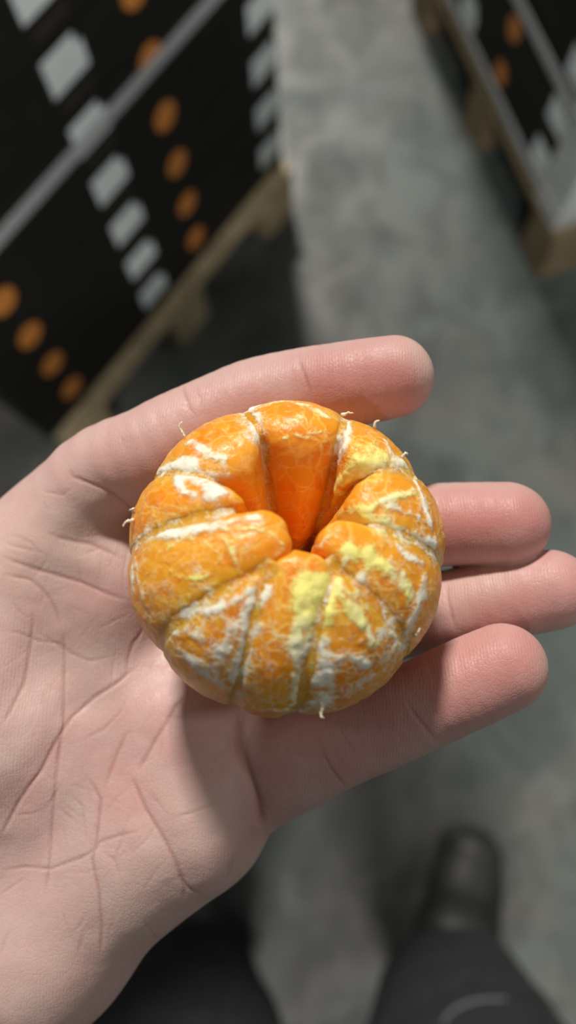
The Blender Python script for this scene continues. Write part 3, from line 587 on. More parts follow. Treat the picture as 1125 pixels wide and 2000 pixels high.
# ---------------------------------------------------------------- the person
OH = Vector((-0.02256, 0.00897, 1.29029))
PB = Vector((0.02, -0.50, 0.0))
person = thing('person', 'person in dark trousers and black boots holding out an open bare hand', 'person', PB)
VIEWUP = np.array((0.02678, -0.23124, 0.97253))
CREASES = [(0.45, 0.42, [(-42.5, -41.5, -2.3),(-38.1, -34.0, 0.2),(-33.8, -27.9, 0.7),(-31.2, -21.8, 0.4),(-28.6, -16.8, -0.6),(-24.3, -12.5, -2.0),(-19.6, -9.3, -2.9),(-15.8, -5.7, -4.3)]),(0.4, 0.32, [(-31.3, 1.8, 1.2),(-30.8, -8.8, -0.6),(-29.9, -17.9, -0.1),(-30.5, -25.8, -0.3),(-31.2, -32.0, -1.3),(-32.2, -40.5, -3.6),(-32.6, -48.4, -5.0),(-33.3, -53.8, -5.6)]),(0.35, 0.28, [(-42.9, -48.5, -5.0),(-37.8, -47.7, -5.3),(-32.3, -48.1, -4.9),(-25.1, -45.3, -3.7),(-22.4, -43.8, -3.1),(-21.3, -42.1, -2.8),(-16.8, -40.6, -2.0),(-12.1, -39.3, -1.0)]),(0.5, 0.42, [(-3.1, -10.6, -3.1),(-6.2, -14.4, -1.1),(-8.3, -18.1, -0.4),(-10.6, -21.8, -0.7),(-12.8, -26.0, -1.3),(-14.2, -28.6, -1.7)]),(0.5, 0.35, [(-15.1, -19.6, -1.8),(-16.9, -20.2, -2.3),(-19.1, -25.4, -2.7),(-20.6, -29.9, -2.8),(-21.4, -32.1, -2.8)]),(0.5, 0.42, [(-15.2, -28.6, -1.9),(-13.4, -32.3, -1.3),(-11.6, -35.5, -0.9),(-8.8, -39.2, -0.6),(-6.7, -42.4, -1.1),(-5.1, -45.8, -2.1),(-4.1, -48.7, -3.6),(-3.4, -51.9, -5.9),(-3.6, -55.5, -9.5)]),(0.45, 0.34, [(-25.1, -28.8, -2.5),(-22.9, -31.6, -2.8),(-21.7, -33.8, -2.9),(-22.0, -38.7, -3.0),(-22.4, -43.8, -3.1),(-22.9, -45.7, -3.3),(-21.2, -52.7, -4.1),(-20.8, -59.7, -6.7),(-21.6, -66.7, -10.6)]),(0.35, 0.16, [(-6.3, -37.0, -0.4),(-0.7, -35.5, -1.1),(5.3, -33.5, -3.2)]),(1.0, 1.7, [(8.1, -13.9, -7.2),(8.0, -19.0, -4.5),(8.3, -23.6, -3.9),(9.6, -27.4, -3.2),(11.2, -31.9, -3.4),(12.3, -35.9, -5.0),(12.7, -40.5, -9.1)]),(0.4, 0.3, [(10.9, -31.3, -3.3),(12.9, -34.7, -4.3),(15.2, -37.2, -6.2)]),(0.5, 0.35, [(-4.6, -48.7, -3.5),(-2.6, -52.0, -6.3),(-0.1, -53.9, -9.4)]),(0.5, 0.22, [(6.7, -43.9, -6.3),(6.4, -46.9, -7.8),(5.4, -50.0, -9.5),(3.4, -51.7, -9.4)]),(0.45, 0.3, [(-37.4, 6.3, 3.9),(-37.6, -0.7, 2.5),(-38.3, -9.4, 2.5),(-40.1, -15.0, 4.0),(-41.7, -18.9, 4.9)]),(0.4, 0.3, [(-17.9, -8.7, -3.3),(-17.7, -3.9, -3.8),(-16.6, -0.3, -3.5),(-14.3, 2.8, -4.0)]),(0.35, 0.2, [(-26.2, -21.4, -1.6),(-21.9, -19.2, -2.6),(-18.5, -15.7, -2.4),(-16.9, -12.2, -2.8)]),(0.3, 0.2, [(-34.1, -27.9, 0.8),(-31.2, -29.7, -0.7),(-29.9, -17.9, -0.1)]),(0.3, 0.18, [(-28.8, -32.6, -2.1),(-25.7, -34.9, -3.0),(-24.0, -43.6, -3.3)]),(0.3, 0.15, [(-21.1, -32.6, -2.8),(-17.9, -34.2, -2.2),(-15.4, -33.5, -1.6)]),(0.3, 0.16, [(-41.7, -34.4, 1.1),(-38.9, -36.9, -1.0),(-35.7, -36.7, -1.7),(-31.3, -34.3, -2.0)]),(0.35, 0.2, [(-36.9, 1.7, 2.6),(-30.3, -2.9, -0.4),(-25.6, -4.6, -1.5),(-19.9, -3.3, -2.7)]),(0.35, 0.18, [(-22.1, -43.5, -3.0),(-17.8, -45.5, -2.5),(-16.0, -50.4, -3.3)]),(0.4, 0.2, [(-13.6, 7.0, -2.4),(-14.9, 2.2, -3.8),(-17.1, -2.7, -3.8)]),(0.5, 0.42, [(-29.4, 36.4, 11.7),(-28.2, 34.1, 11.8),(-24.0, 32.2, 12.0),(-21.6, 31.3, 11.5),(-19.4, 30.1, 10.4),(-17.4, 28.9, 8.0),(-16.0, 28.2, 3.2)]),(0.35, 0.2, [(-35.5, 30.6, 8.6),(-34.8, 28.0, 8.4),(-32.7, 27.5, 8.5)]),(0.35, 0.2, [(-37.0, 33.3, 8.0),(-35.0, 31.5, 8.8),(-30.5, 30.5, 9.9),(-27.7, 32.4, 11.3)]),(0.5, 0.3, [(-34.8, 22.7, 7.2),(-31.9, 21.6, 6.5),(-28.7, 21.0, 5.5),(-25.4, 20.7, 4.5),(-21.6, 19.1, 3.2),(-17.7, 17.1, 1.7)]),(0.5, 0.34, [(-44.6, 17.7, 6.7),(-41.0, 16.2, 6.6),(-37.1, 14.8, 5.9),(-32.4, 13.5, 4.8),(-27.6, 12.2, 3.7),(-22.2, 10.0, 2.6),(-17.0, 8.5, 0.5)]),(0.45, 0.3, [(-44.3, 13.7, 6.5),(-40.8, 13.0, 6.2),(-38.0, 12.4, 5.6),(-35.7, 10.5, 4.7),(-33.8, 8.1, 3.6),(-32.5, 5.3, 2.5),(-31.6, 1.9, 1.3)]),(0.3, 0.16, [(-45.1, 21.3, 6.4),(-41.7, 19.7, 6.9),(-37.2, 18.7, 6.6),(-33.3, 17.4, 5.8)]),(0.3, 0.16, [(-42.7, 8.9, 5.6),(-39.9, 5.6, 4.3),(-37.1, 3.7, 3.2)]),(0.35, 0.18, [(-23.8, 2.0, 0.2),(-20.4, 4.0, 0.2),(-17.6, 5.6, -0.4)]),(0.35, 0.2, [(-43.6, 1.6, 5.2),(-40.2, 1.2, 3.8),(-36.2, -0.6, 2.0),(-32.1, -1.0, 0.5),(-28.8, -3.4, -0.8)]),(0.4, 0.3, [(-4.7, 54.7, 13.1),(-3.6, 50.5, 16.4),(-2.2, 47.3, 17.1),(-0.5, 44.9, 16.8)]),(0.4, 0.2, [(-1.4, 53.6, 15.5),(-0.6, 50.3, 16.9),(0.6, 47.3, 17.2)]),(0.4, 0.3, [(20.7, 59.7, 18.0),(21.0, 56.6, 19.6),(22.1, 53.5, 20.1),(23.0, 50.8, 19.6),(23.2, 48.0, 18.0)]),(0.3, 0.14, [(-18.4, 44.0, 15.0),(-16.8, 40.9, 15.9),(-15.2, 37.5, 15.7)]),(0.3, 0.14, [(-14.6, 46.3, 15.4),(-13.0, 42.9, 16.7),(-10.9, 38.5, 16.3)]),(0.3, 0.12, [(-10.4, 47.7, 16.1),(-8.6, 43.8, 17.2),(-6.8, 40.4, 16.6)]),(0.35, 0.12, [(44.7, 54.2, 23.1),(45.0, 52.3, 22.5),(44.6, 49.2, 20.5)]),(0.4, 0.3, [(53.4, 13.1, 0.9),(53.1, 9.5, 2.5),(53.8, 5.6, 2.7),(55.2, 1.3, 0.9)]),(0.45, 0.35, [(41.8, -11.4, 12.0),(43.0, -13.8, 12.7),(44.3, -15.7, 12.8),(46.0, -17.8, 12.2),(48.2, -20.1, 10.2)]),(0.35, 0.2, [(40.7, -12.2, 11.6),(41.7, -14.4, 12.2),(42.2, -16.5, 12.0)]),(0.45, 0.35, [(25.2, -21.0, 5.1),(26.1, -23.7, 5.2),(27.8, -26.6, 4.4),(29.6, -29.0, 2.4),(30.9, -30.4, -0.1)]),(0.35, 0.22, [(29.0, -18.0, 6.5),(30.6, -20.7, 7.2),(32.9, -23.5, 6.8)]),(0.35, 0.2, [(45.9, -15.1, 13.3),(49.2, -13.2, 14.4)]),(2.6, 0.75, [(-42.4, -40.3, -1.8),(-33.8, -27.4, 0.8),(-28.7, -16.2, -0.6),(-19.6, -9.0, -3.0)]),(2.4, 0.6, [(-44.6, 17.7, 6.7),(-37.1, 14.8, 5.9),(-27.6, 12.2, 3.7),(-17.0, 8.5, 0.5)]),(2.0, 0.5, [(-34.8, 22.7, 7.2),(-28.7, 21.0, 5.5),(-21.6, 19.1, 3.2),(-17.7, 17.1, 1.7)]),(2.2, 0.55, [(-44.3, 13.7, 6.5),(-38.0, 12.4, 5.6),(-33.8, 8.1, 3.6),(-31.6, 1.9, 1.3)]),(2.4, 0.7, [(-15.2, -28.6, -1.9),(-11.6, -35.5, -0.9),(-6.7, -42.4, -1.1),(-4.1, -48.7, -3.6),(-3.6, -55.5, -9.5)]),(2.2, 0.5, [(-29.9, -17.9, -0.1),(-31.2, -32.0, -1.3),(-32.6, -48.4, -5.0)]),(2.0, 0.5, [(-3.1, -10.9, -3.0),(-8.3, -18.1, -0.4),(-13.9, -28.5, -1.6)]),(2.0, 0.9, [(7.9, -15.0, -6.2),(8.3, -23.6, -3.9),(11.2, -31.9, -3.4),(12.7, -39.8, -8.4)]),(2.0, 0.6, [(-29.4, 36.4, 11.7),(-24.0, 32.2, 12.0),(-19.4, 30.1, 10.4),(-16.0, 28.2, 3.2)]),(2.5, 0.5, [(-37.4, 5.1, 3.6),(-38.3, -9.4, 2.5),(-41.7, -18.9, 4.9)]),(1.8, 0.4, [(-22.4, -43.8, -3.1),(-21.2, -52.7, -4.1),(-21.6, -66.7, -10.6)]),(0.25, 0.09, [(-8.2, -23.0, -0.3),(-9.9, -24.4, -0.6),(-11.9, -25.5, -1.1),(-14.1, -26.4, -1.7),(-16.4, -27.1, -2.2)]),(0.4, 0.09, [(-17.1, -52.9, -4.2),(-17.6, -55.6, -5.2),(-18.4, -58.4, -6.4),(-19.5, -61.1, -7.8),(-20.7, -63.8, -9.1)]),(0.22, 0.07, [(-23.4, 24.7, 4.8),(-21.4, 23.7, 2.8),(-19.2, 23.1, 1.0),(-16.8, 23.0, -0.8),(-14.2, 23.2, -2.0)]),(0.35, 0.11, [(-9.6, -14.4, -1.3),(-10.6, -15.3, -1.3),(-11.6, -16.3, -1.3),(-12.5, -17.4, -1.3),(-13.3, -18.6, -1.4)]),(0.28, 0.09, [(-23.3, -56.0, -5.2),(-24.2, -57.2, -5.6),(-25.0, -58.4, -6.0),(-25.7, -59.6, -6.4),(-26.3, -60.9, -6.7)]),(0.31, 0.14, [(-29.5, -30.5, -1.4),(-27.8, -30.8, -2.0),(-26.2, -31.2, -2.5),(-24.5, -31.7, -2.8),(-22.7, -32.3, -2.9)]),(0.23, 0.14, [(-33.6, -23.7, 1.2),(-33.8, -25.0, 1.1),(-33.9, -26.3, 1.0),(-33.9, -27.5, 0.8),(-33.9, -28.8, 0.5)]),(0.28, 0.13, [(-11.1, -2.6, -6.7),(-11.9, -4.4, -5.8),(-12.6, -6.1, -4.9),(-13.3, -7.8, -4.2),(-14.0, -9.5, -3.5)]),(0.24, 0.09, [(-11.8, -49.2, -3.1),(-10.7, -49.4, -3.2),(-9.6, -49.6, -3.4),(-8.5, -49.9, -3.6),(-7.4, -50.2, -3.9)]),(0.33, 0.11, [(-15.9, 16.8, 0.8),(-16.2, 15.4, 1.2),(-16.5, 14.0, 1.3),(-16.6, 12.6, 1.3),(-16.7, 11.2, 1.1)]),(0.24, 0.15, [(-17.8, 21.8, 0.5),(-18.1, 18.6, 1.5),(-18.4, 15.5, 2.1),(-18.5, 12.5, 2.1),(-18.7, 9.6, 1.6)]),(0.29, 0.16, [(-14.3, -35.1, -1.3),(-14.7, -36.3, -1.4),(-15.3, -37.4, -1.5),(-15.9, -38.6, -1.7),(-16.7, -39.7, -1.9)]),(0.29, 0.08, [(-31.9, 8.2, 3.3),(-30.1, 7.2, 2.7),(-28.2, 6.4, 2.2),(-26.2, 5.6, 1.8),(-24.2, 4.8, 1.4)]),(0.35, 0.14, [(-40.4, 18.4, 6.8),(-40.8, 17.1, 6.7),(-41.2, 15.9, 6.6),(-41.6, 14.8, 6.5),(-42.0, 13.6, 6.4)]),(0.36, 0.15, [(-15.2, -5.7, -4.5),(-13.5, -5.7, -4.9),(-11.8, -5.6, -5.3),(-10.0, -5.6, -5.5),(-8.3, -5.5, -5.7)]),(0.36, 0.17, [(-9.7, -55.9, -7.0),(-7.6, -57.0, -8.9),(-5.7, -58.8, -12.2)]),(0.22, 0.16, [(-10.5, 23.2, -2.3),(-12.1, 20.6, -1.1),(-14.0, 18.3, -0.2),(-16.0, 16.2, 0.9),(-18.0, 14.3, 2.0)]),(0.36, 0.11, [(-25.2, -29.1, -2.5),(-24.6, -30.8, -2.7),(-24.1, -32.6, -2.9),(-23.8, -34.3, -3.0),(-23.7, -36.1, -3.1)]),(0.28, 0.15, [(-9.0, -37.4, -0.5),(-10.1, -39.8, -0.8),(-11.8, -41.9, -1.2),(-13.9, -43.7, -1.8),(-16.4, -45.0, -2.3)]),(0.28, 0.11, [(-34.4, 14.3, 5.3),(-34.7, 11.9, 4.8),(-35.3, 9.5, 4.3),(-36.0, 7.2, 3.7),(-36.8, 4.9, 3.4)]),(0.33, 0.1, [(-29.5, -48.2, -4.6),(-26.6, -48.5, -4.2),(-23.7, -48.2, -3.6),(-20.9, -47.5, -3.1),(-18.3, -46.3, -2.7)]),(0.33, 0.17, [(-15.5, -38.2, -1.6),(-16.3, -40.7, -1.9),(-17.1, -43.2, -2.2),(-18.0, -45.7, -2.5),(-19.0, -48.1, -3.0)]),(0.36, 0.08, [(-38.8, 5.2, 4.0),(-39.0, 3.3, 3.7),(-39.0, 1.5, 3.4),(-38.9, -0.4, 3.2),(-38.7, -2.2, 2.9)]),(0.38, 0.09, [(-30.8, -9.8, -0.5),(-30.9, -11.5, -0.3),(-31.2, -13.1, 0.0),(-31.6, -14.7, 0.4),(-32.1, -16.2, 0.7)]),(0.27, 0.1, [(-28.3, -39.5, -3.5),(-27.2, -39.9, -3.5),(-26.0, -40.3, -3.5),(-24.9, -40.7, -3.4),(-23.7, -41.1, -3.2)]),(0.32, 0.09, [(-27.6, -12.7, -1.2),(-27.9, -14.1, -1.0),(-28.0, -15.6, -0.9),(-27.9, -17.1, -0.8),(-27.7, -18.6, -0.9)]),(0.24, 0.12, [(-23.9, -57.0, -5.5),(-24.7, -58.0, -5.9),(-25.4, -59.1, -6.2),(-26.0, -60.2, -6.5),(-26.6, -61.4, -6.9)]),(0.25, 0.11, [(-37.0, -1.1, 2.2),(-38.4, -2.7, 2.7),(-39.9, -4.2, 3.4),(-41.5, -5.5, 4.2),(-43.1, -6.6, 5.2)]),(0.23, 0.09, [(-11.9, -25.7, -1.1),(-13.3, -26.9, -1.5),(-15.0, -27.9, -1.9),(-16.8, -28.7, -2.3),(-18.7, -29.2, -2.6)]),(0.24, 0.08, [(-28.4, -6.0, -1.2),(-30.4, -6.9, -0.8),(-32.0, -8.3, -0.2),(-33.2, -10.1, 0.4),(-33.8, -12.2, 0.9)]),(0.33, 0.12, [(-36.6, -60.4, -6.2),(-36.6, -61.5, -6.3),(-36.2, -62.6, -6.4),(-35.6, -63.6, -6.5),(-34.8, -64.5, -6.6)]),(0.34, 0.13, [(-32.2, -25.4, 0.4),(-32.7, -26.3, 0.5),(-33.1, -27.3, 0.5),(-33.2, -28.4, 0.3),(-33.1, -29.5, 0.1)]),(0.34, 0.08, [(-35.3, -12.8, 1.5),(-35.4, -15.3, 1.9),(-36.1, -17.7, 2.4),(-37.1, -19.8, 2.9),(-38.6, -21.5, 3.5)]),(0.26, 0.11, [(-22.5, 19.3, 3.5),(-23.0, 16.8, 3.6),(-23.4, 14.4, 3.5),(-23.6, 11.9, 3.2),(-23.8, 9.5, 2.7)]),(0.31, 0.07, [(-23.7, -11.3, -2.1),(-25.3, -13.0, -1.8),(-26.6, -15.1, -1.4),(-27.3, -17.3, -1.1),(-27.6, -19.7, -1.0)]),(0.24, 0.16, [(-35.5, -48.5, -5.3),(-37.6, -49.9, -5.5),(-39.8, -51.4, -5.7),(-41.9, -52.7, -5.8),(-44.0, -54.0, -5.8)]),(0.26, 0.16, [(-20.5, -3.2, -2.4),(-20.6, -4.4, -2.6),(-20.7, -5.6, -2.8),(-20.7, -6.8, -2.8),(-20.6, -8.0, -2.8)]),(0.39, 0.16, [(-24.6, -59.8, -6.5),(-24.9, -61.8, -7.2),(-25.5, -63.7, -7.8),(-26.3, -65.6, -8.3),(-27.3, -67.2, -8.7)]),(0.38, 0.15, [(-34.1, -10.5, 0.8),(-34.5, -11.9, 1.1),(-34.5, -13.4, 1.3),(-34.1, -14.8, 1.3),(-33.4, -16.1, 1.2)]),(0.3, 0.08, [(-33.8, -54.2, -5.7),(-33.8, -55.6, -5.8),(-33.7, -57.1, -6.0),(-33.6, -58.5, -6.1),(-33.5, -60.0, -6.3)]),(0.29, 0.11, [(-23.1, -56.1, -5.2),(-24.2, -57.9, -5.8),(-25.5, -59.4, -6.3),(-27.0, -60.8, -6.7),(-28.6, -61.8, -6.9)]),(0.29, 0.1, [(-11.0, -39.4, -0.9),(-12.8, -41.3, -1.3),(-14.7, -43.2, -1.8),(-16.7, -44.9, -2.3),(-18.8, -46.7, -2.8)]),(0.23, 0.1, [(-22.0, -49.2, -3.5),(-22.4, -50.3, -3.7),(-22.9, -51.4, -3.9),(-23.5, -52.4, -4.2),(-24.2, -53.5, -4.6)]),(0.34, 0.11, [(-34.2, -44.6, -4.5),(-34.3, -45.8, -4.8),(-34.5, -46.9, -5.0),(-34.8, -48.0, -5.2),(-35.1, -49.1, -5.3)]),(0.36, 0.13, [(-28.4, 18.5, 5.1),(-28.0, 16.2, 4.6),(-27.6, 13.9, 4.1),(-27.1, 11.6, 3.5),(-26.5, 9.3, 2.9)]),(0.36, 0.16, [(-41.4, -48.6, -5.2),(-42.7, -50.1, -5.4),(-44.0, -51.6, -5.5),(-45.2, -53.0, -5.6),(-46.4, -54.5, -5.8)]),(0.29, 0.14, [(-31.4, -38.4, -3.1),(-31.8, -40.4, -3.6),(-32.4, -42.2, -4.0),(-33.2, -44.0, -4.4),(-34.2, -45.8, -4.8)]),(0.38, 0.1, [(-10.2, -16.3, -1.0),(-9.2, -18.6, -0.5),(-8.8, -21.1, -0.3),(-8.9, -23.6, -0.4),(-9.5, -26.0, -0.6)]),(0.26, 0.12, [(-31.2, -34.0, -1.9),(-29.0, -35.3, -2.7),(-26.7, -36.8, -3.2),(-24.5, -38.2, -3.2),(-22.2, -39.7, -3.0)]),(0.28, 0.1, [(-32.9, 20.0, 6.3),(-34.2, 17.4, 5.9),(-35.7, 15.0, 5.7),(-37.4, 12.7, 5.5),(-39.4, 10.5, 5.4)]),(0.34, 0.13, [(-44.3, 18.8, 6.6),(-42.9, 18.3, 6.8),(-41.6, 18.0, 6.8),(-40.3, 17.6, 6.7),(-39.1, 17.4, 6.6)]),(0.28, 0.08, [(-34.0, -25.2, 1.2),(-35.2, -25.8, 1.6),(-36.2, -26.5, 1.9),(-37.2, -27.3, 2.1),(-38.0, -28.3, 2.3)]),(0.37, 0.08, [(-19.2, -22.7, -2.7),(-19.6, -24.2, -2.8),(-20.2, -25.7, -2.8),(-20.8, -27.1, -2.8),(-21.5, -28.5, -2.8)]),(0.24, 0.12, [(-6.4, -44.8, -1.6),(-8.1, -46.6, -2.2),(-9.8, -48.6, -3.0),(-11.3, -50.7, -3.7),(-12.7, -52.9, -4.5)]),(0.38, 0.14, [(-39.4, -58.6, -6.1),(-40.3, -60.7, -6.1),(-41.2, -62.9, -6.1),(-41.8, -65.2, -6.2),(-42.3, -67.5, -6.4)]),(0.25, 0.1, [(-14.8, 23.8, -2.2),(-15.3, 21.4, -0.8),(-15.9, 19.2, 0.3),(-16.5, 17.0, 1.0),(-17.1, 14.9, 1.6)]),(0.33, 0.13, [(-16.7, -15.8, -2.3),(-17.5, -16.6, -2.3),(-18.4, -17.5, -2.5),(-19.4, -18.3, -2.6),(-20.3, -19.0, -2.6)]),(0.27, 0.1, [(-19.1, 17.8, 2.2),(-17.1, 17.0, 1.3),(-15.2, 16.2, 0.5),(-13.2, 15.4, -0.3),(-11.2, 14.5, -1.0)]),(0.38, 0.1, [(-24.7, -60.1, -6.6),(-25.0, -62.0, -7.2),(-25.3, -63.9, -7.9),(-25.6, -65.8, -8.7),(-26.0, -67.7, -9.3)]),(0.3, 0.17, [(-29.2, -29.6, -1.3),(-30.4, -31.6, -1.4),(-31.6, -33.6, -1.6),(-32.9, -35.6, -2.0),(-34.1, -37.6, -2.4)]),(0.29, 0.08, [(-11.7, -15.9, -1.4),(-12.9, -17.5, -1.4),(-13.7, -19.4, -1.5),(-14.1, -21.3, -1.6),(-14.2, -23.3, -1.7)]),(0.36, 0.11, [(-10.0, -16.1, -1.0),(-7.1, -16.4, -0.6),(-4.2, -16.5, -0.6),(-1.4, -16.4, -1.0),(1.3, -16.2, -1.8)]),(0.23, 0.1, [(-23.8, 4.9, 1.3),(-25.2, 3.2, 0.9),(-26.6, 1.6, 0.4),(-27.9, -0.1, 0.0),(-29.3, -1.7, -0.3)]),(0.33, 0.07, [(-34.4, -15.7, 1.5),(-34.9, -17.7, 1.9),(-35.3, -19.9, 2.1),(-35.6, -22.0, 2.2),(-35.8, -24.2, 2.1)]),(0.23, 0.15, [(-33.0, -26.3, 0.6),(-34.2, -28.3, 0.7),(-35.6, -30.2, 0.8),(-37.2, -31.9, 0.8),(-39.1, -33.5, 0.7)]),(0.3, 0.16, [(-14.8, -25.6, -1.9),(-15.6, -26.4, -2.1),(-16.4, -27.1, -2.2),(-17.3, -27.8, -2.4),(-18.1, -28.5, -2.5)]),(0.36, 0.14, [(-11.3, 14.0, -1.1),(-9.0, 13.4, -2.1),(-6.9, 12.3, -3.2),(-5.2, 10.8, -5.0),(-4.2, 9.1, -8.6)]),(0.35, 0.17, [(-12.8, -30.9, -1.2),(-10.9, -32.2, -0.8),(-9.2, -33.6, -0.6),(-7.6, -35.1, -0.4),(-6.3, -36.8, -0.4)]),(0.38, 0.17, [(-28.9, 18.2, 5.1),(-27.2, 18.4, 4.9),(-25.6, 18.8, 4.5),(-24.1, 19.5, 4.1),(-22.8, 20.5, 3.5)]),(0.31, 0.17, [(-43.3, 22.2, 6.6),(-40.4, 21.7, 7.0),(-37.9, 20.4, 7.0),(-36.0, 18.7, 6.5),(-34.7, 16.5, 5.8)]),(0.35, 0.14, [(-15.3, -30.8, -1.8),(-16.8, -32.1, -2.1),(-18.3, -33.5, -2.3),(-19.7, -35.0, -2.6),(-21.0, -36.5, -2.8)]),(0.24, 0.11, [(-8.4, -14.4, -1.2),(-7.7, -16.6, -0.6),(-7.1, -18.7, -0.2),(-6.8, -20.9, -0.1),(-6.7, -23.0, -0.1)]),(0.36, 0.15, [(-32.2, -34.1, -1.7),(-30.6, -35.5, -2.5),(-28.9, -36.9, -3.1),(-27.1, -38.1, -3.3),(-25.2, -39.3, -3.3)]),(0.24, 0.12, [(-36.5, -3.4, 1.7),(-35.4, -3.2, 1.2),(-34.3, -2.9, 0.8),(-33.3, -2.4, 0.4),(-32.2, -1.9, 0.3)]),(0.23, 0.07, [(-8.0, -35.7, -0.4),(-5.6, -36.2, -0.4),(-3.2, -36.3, -0.7),(-0.9, -36.0, -1.1),(1.3, -35.3, -1.7)]),(0.27, 0.17, [(-29.7, -38.0, -3.2),(-29.6, -39.8, -3.6),(-29.2, -41.6, -3.8),(-28.7, -43.3, -4.0),(-27.9, -45.0, -4.1)]),(0.34, 0.12, [(-29.7, -53.7, -5.3),(-29.0, -56.3, -5.6),(-28.2, -58.8, -6.1),(-27.3, -61.4, -6.8),(-26.4, -64.0, -7.8)]),(0.24, 0.12, [(-21.8, 23.5, 3.1),(-22.0, 21.0, 3.1),(-21.6, 18.4, 3.2),(-20.8, 16.1, 2.9),(-19.6, 14.0, 2.5)]),(0.36, 0.08, [(-19.7, 21.8, 1.8),(-19.9, 19.3, 2.3),(-20.7, 17.1, 2.9),(-22.0, 15.3, 3.3),(-23.7, 13.9, 3.5)]),(0.31, 0.13, [(-14.1, 5.0, -3.1),(-12.9, 4.1, -4.9),(-11.7, 3.3, -7.1),(-10.4, 2.4, -9.1),(-8.7, 1.4, -9.2)]),(0.24, 0.15, [(-20.0, -1.9, -2.3),(-20.6, -4.9, -2.7),(-20.9, -7.9, -2.8),(-21.0, -10.8, -2.6),(-21.0, -13.8, -2.4)]),(0.34, 0.15, [(-12.5, -56.9, -6.8),(-12.1, -58.8, -8.4),(-11.6, -60.7, -10.3),(-11.0, -62.9, -13.2),(-10.9, -66.0, -19.5)]),(0.33, 0.12, [(-24.0, -38.8, -3.2),(-23.6, -40.8, -3.2),(-23.3, -42.9, -3.2),(-23.1, -45.0, -3.3),(-23.0, -47.1, -3.4)]),(0.23, 0.13, [(-12.2, -23.6, -1.1),(-13.4, -24.4, -1.4),(-14.6, -25.2, -1.8),(-15.8, -25.9, -2.1),(-17.0, -26.6, -2.4)]),(0.32, 0.07, [(-22.2, -38.7, -3.0),(-22.3, -40.8, -3.0),(-22.3, -42.8, -3.0),(-22.2, -44.9, -3.1),(-22.0, -47.0, -3.2)])]
RED = [(9, 0.9, [(26.8, 52.4, 21.1),(42.4, 52.0, 23.2)]),(8, 0.35, [(4.1, 48.4, 17.3),(18.3, 51.1, 18.9)]),(10, 1.0, [(55.2, 24.3, 10.2),(69.4, 23.2, 12.8)]),(10, 0.7, [(59.7, 8.0, 5.5),(76.6, 10.2, 10.3)]),(10, 0.95, [(50.5, -9.5, 15.0),(63.2, -4.6, 17.0)]),(9, 0.5, [(26.7, -22.9, 5.6),(40.8, -15.5, 11.8)]),(9, 0.4, [(-15.4, 36.5, 15.3),(-6.6, 41.7, 16.9)]),(8, 0.26, [(-22.8, -27.2, -2.7),(-14.4, -33.2, -1.4)]),(9, 0.28, [(-7.0, -21.6, -0.1),(5.0, -27.0, -2.6)]),(8, 0.2, [(-22.4, -14.4, -2.3),(-10.6, -18.5, -0.8)]),(8, 0.2, [(-37.8, 10.6, 5.1),(-22.7, 7.6, 2.1)]),(7, 0.45, [(16.1, -28.7, -0.4),(11.5, -37.8, -6.3)])]
PALE = [(9, 0.5, [(-37.8, 16.0, 6.2),(-22.8, 26.4, 6.1)]),(9, 0.35, [(-9.5, -47.3, -2.4),(-18.7, -60.6, -7.7)]),(8, 0.4, [(-1.0, -39.1, -1.3),(4.1, -35.3, -2.8)]),(5, 0.4, [(61.1, 13.0, 5.3),(55.9, 11.0, 3.4)]),(8, 0.3, [(-33.7, -0.2, 1.2),(-25.1, -5.6, -1.7)]),(4, 0.6, [(45.9, 57.5, 22.3),(48.4, 53.9, 20.0)]),(14, 0.3, [(-35.5, -63.4, -6.5),(-31.5, -75.3, -10.2)])]
hl = np.array([-195., -150., -62.]); hh = np.array([92., 92., 52.])
V, Q = polygonize(hand_sdf, hl, hh, 0.72)
V, Q = subdivide(V, Q)
V = V - vert_normals(V, Q) * np.clip(hand_sdf(V.astype(np.float32)), -.5, .5)[:, None]
NR = vert_normals(V, Q); up = NR @ VIEWUP
face = np.clip((up - 0.05) / 0.35, 0, 1)
disp = np.zeros(len(V)); cre = np.zeros(len(V)); red = np.zeros(len(V)); pale = np.zeros(len(V))
jit = vnoise(V * 0.45) * 0.22
for s, d, pts in CREASES:
    broad = s >= 1.5
    if not broad: s *= 0.62
    ii = near_box(V, pts, 5 * s + 2); ii = ii[up[ii] > 0]
    if not len(ii): continue
    dd = seg_dist(V[ii], pts, VIEWUP) + jit[ii] * (s if not broad else 0.5)
    g = np.exp(-0.5 * (dd / s) ** 2)
    ends = np.minimum(np.linalg.norm(V[ii] - pts[0], axis=1), np.linalg.norm(V[ii] - pts[-1], axis=1))
    fade = np.clip(ends / (8.0 if broad else 4.0), 0.1, 1)
    disp[ii] -= d * (1.0 if broad else 0.62) * g * fade * face[ii]
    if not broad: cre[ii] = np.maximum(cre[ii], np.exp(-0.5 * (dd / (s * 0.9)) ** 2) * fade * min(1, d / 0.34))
for r, wgt, pts in RED:
    ii = near_box(V, pts, 2.5 * r); dd = seg_dist(V[ii], pts)
    red[ii] = np.maximum(red[ii], wgt * np.exp(-0.5 * (dd / (0.75 * r)) ** 2))
for r, wgt, pts in PALE:
    ii = near_box(V, pts, 2.5 * r); dd = seg_dist(V[ii], pts)
    pale[ii] = np.maximum(pale[ii], wgt * np.exp(-0.5 * (dd / (0.75 * r)) ** 2))
red = np.clip(red + 0.10 * vnoise(V * 0.16 + 5), 0, 1)
disp += 0.20 * vnoise(V * 0.10 + 9) + 0.05 * vnoise(V * 0.3 + 3, 1)
V = V + NR * disp[:, None]
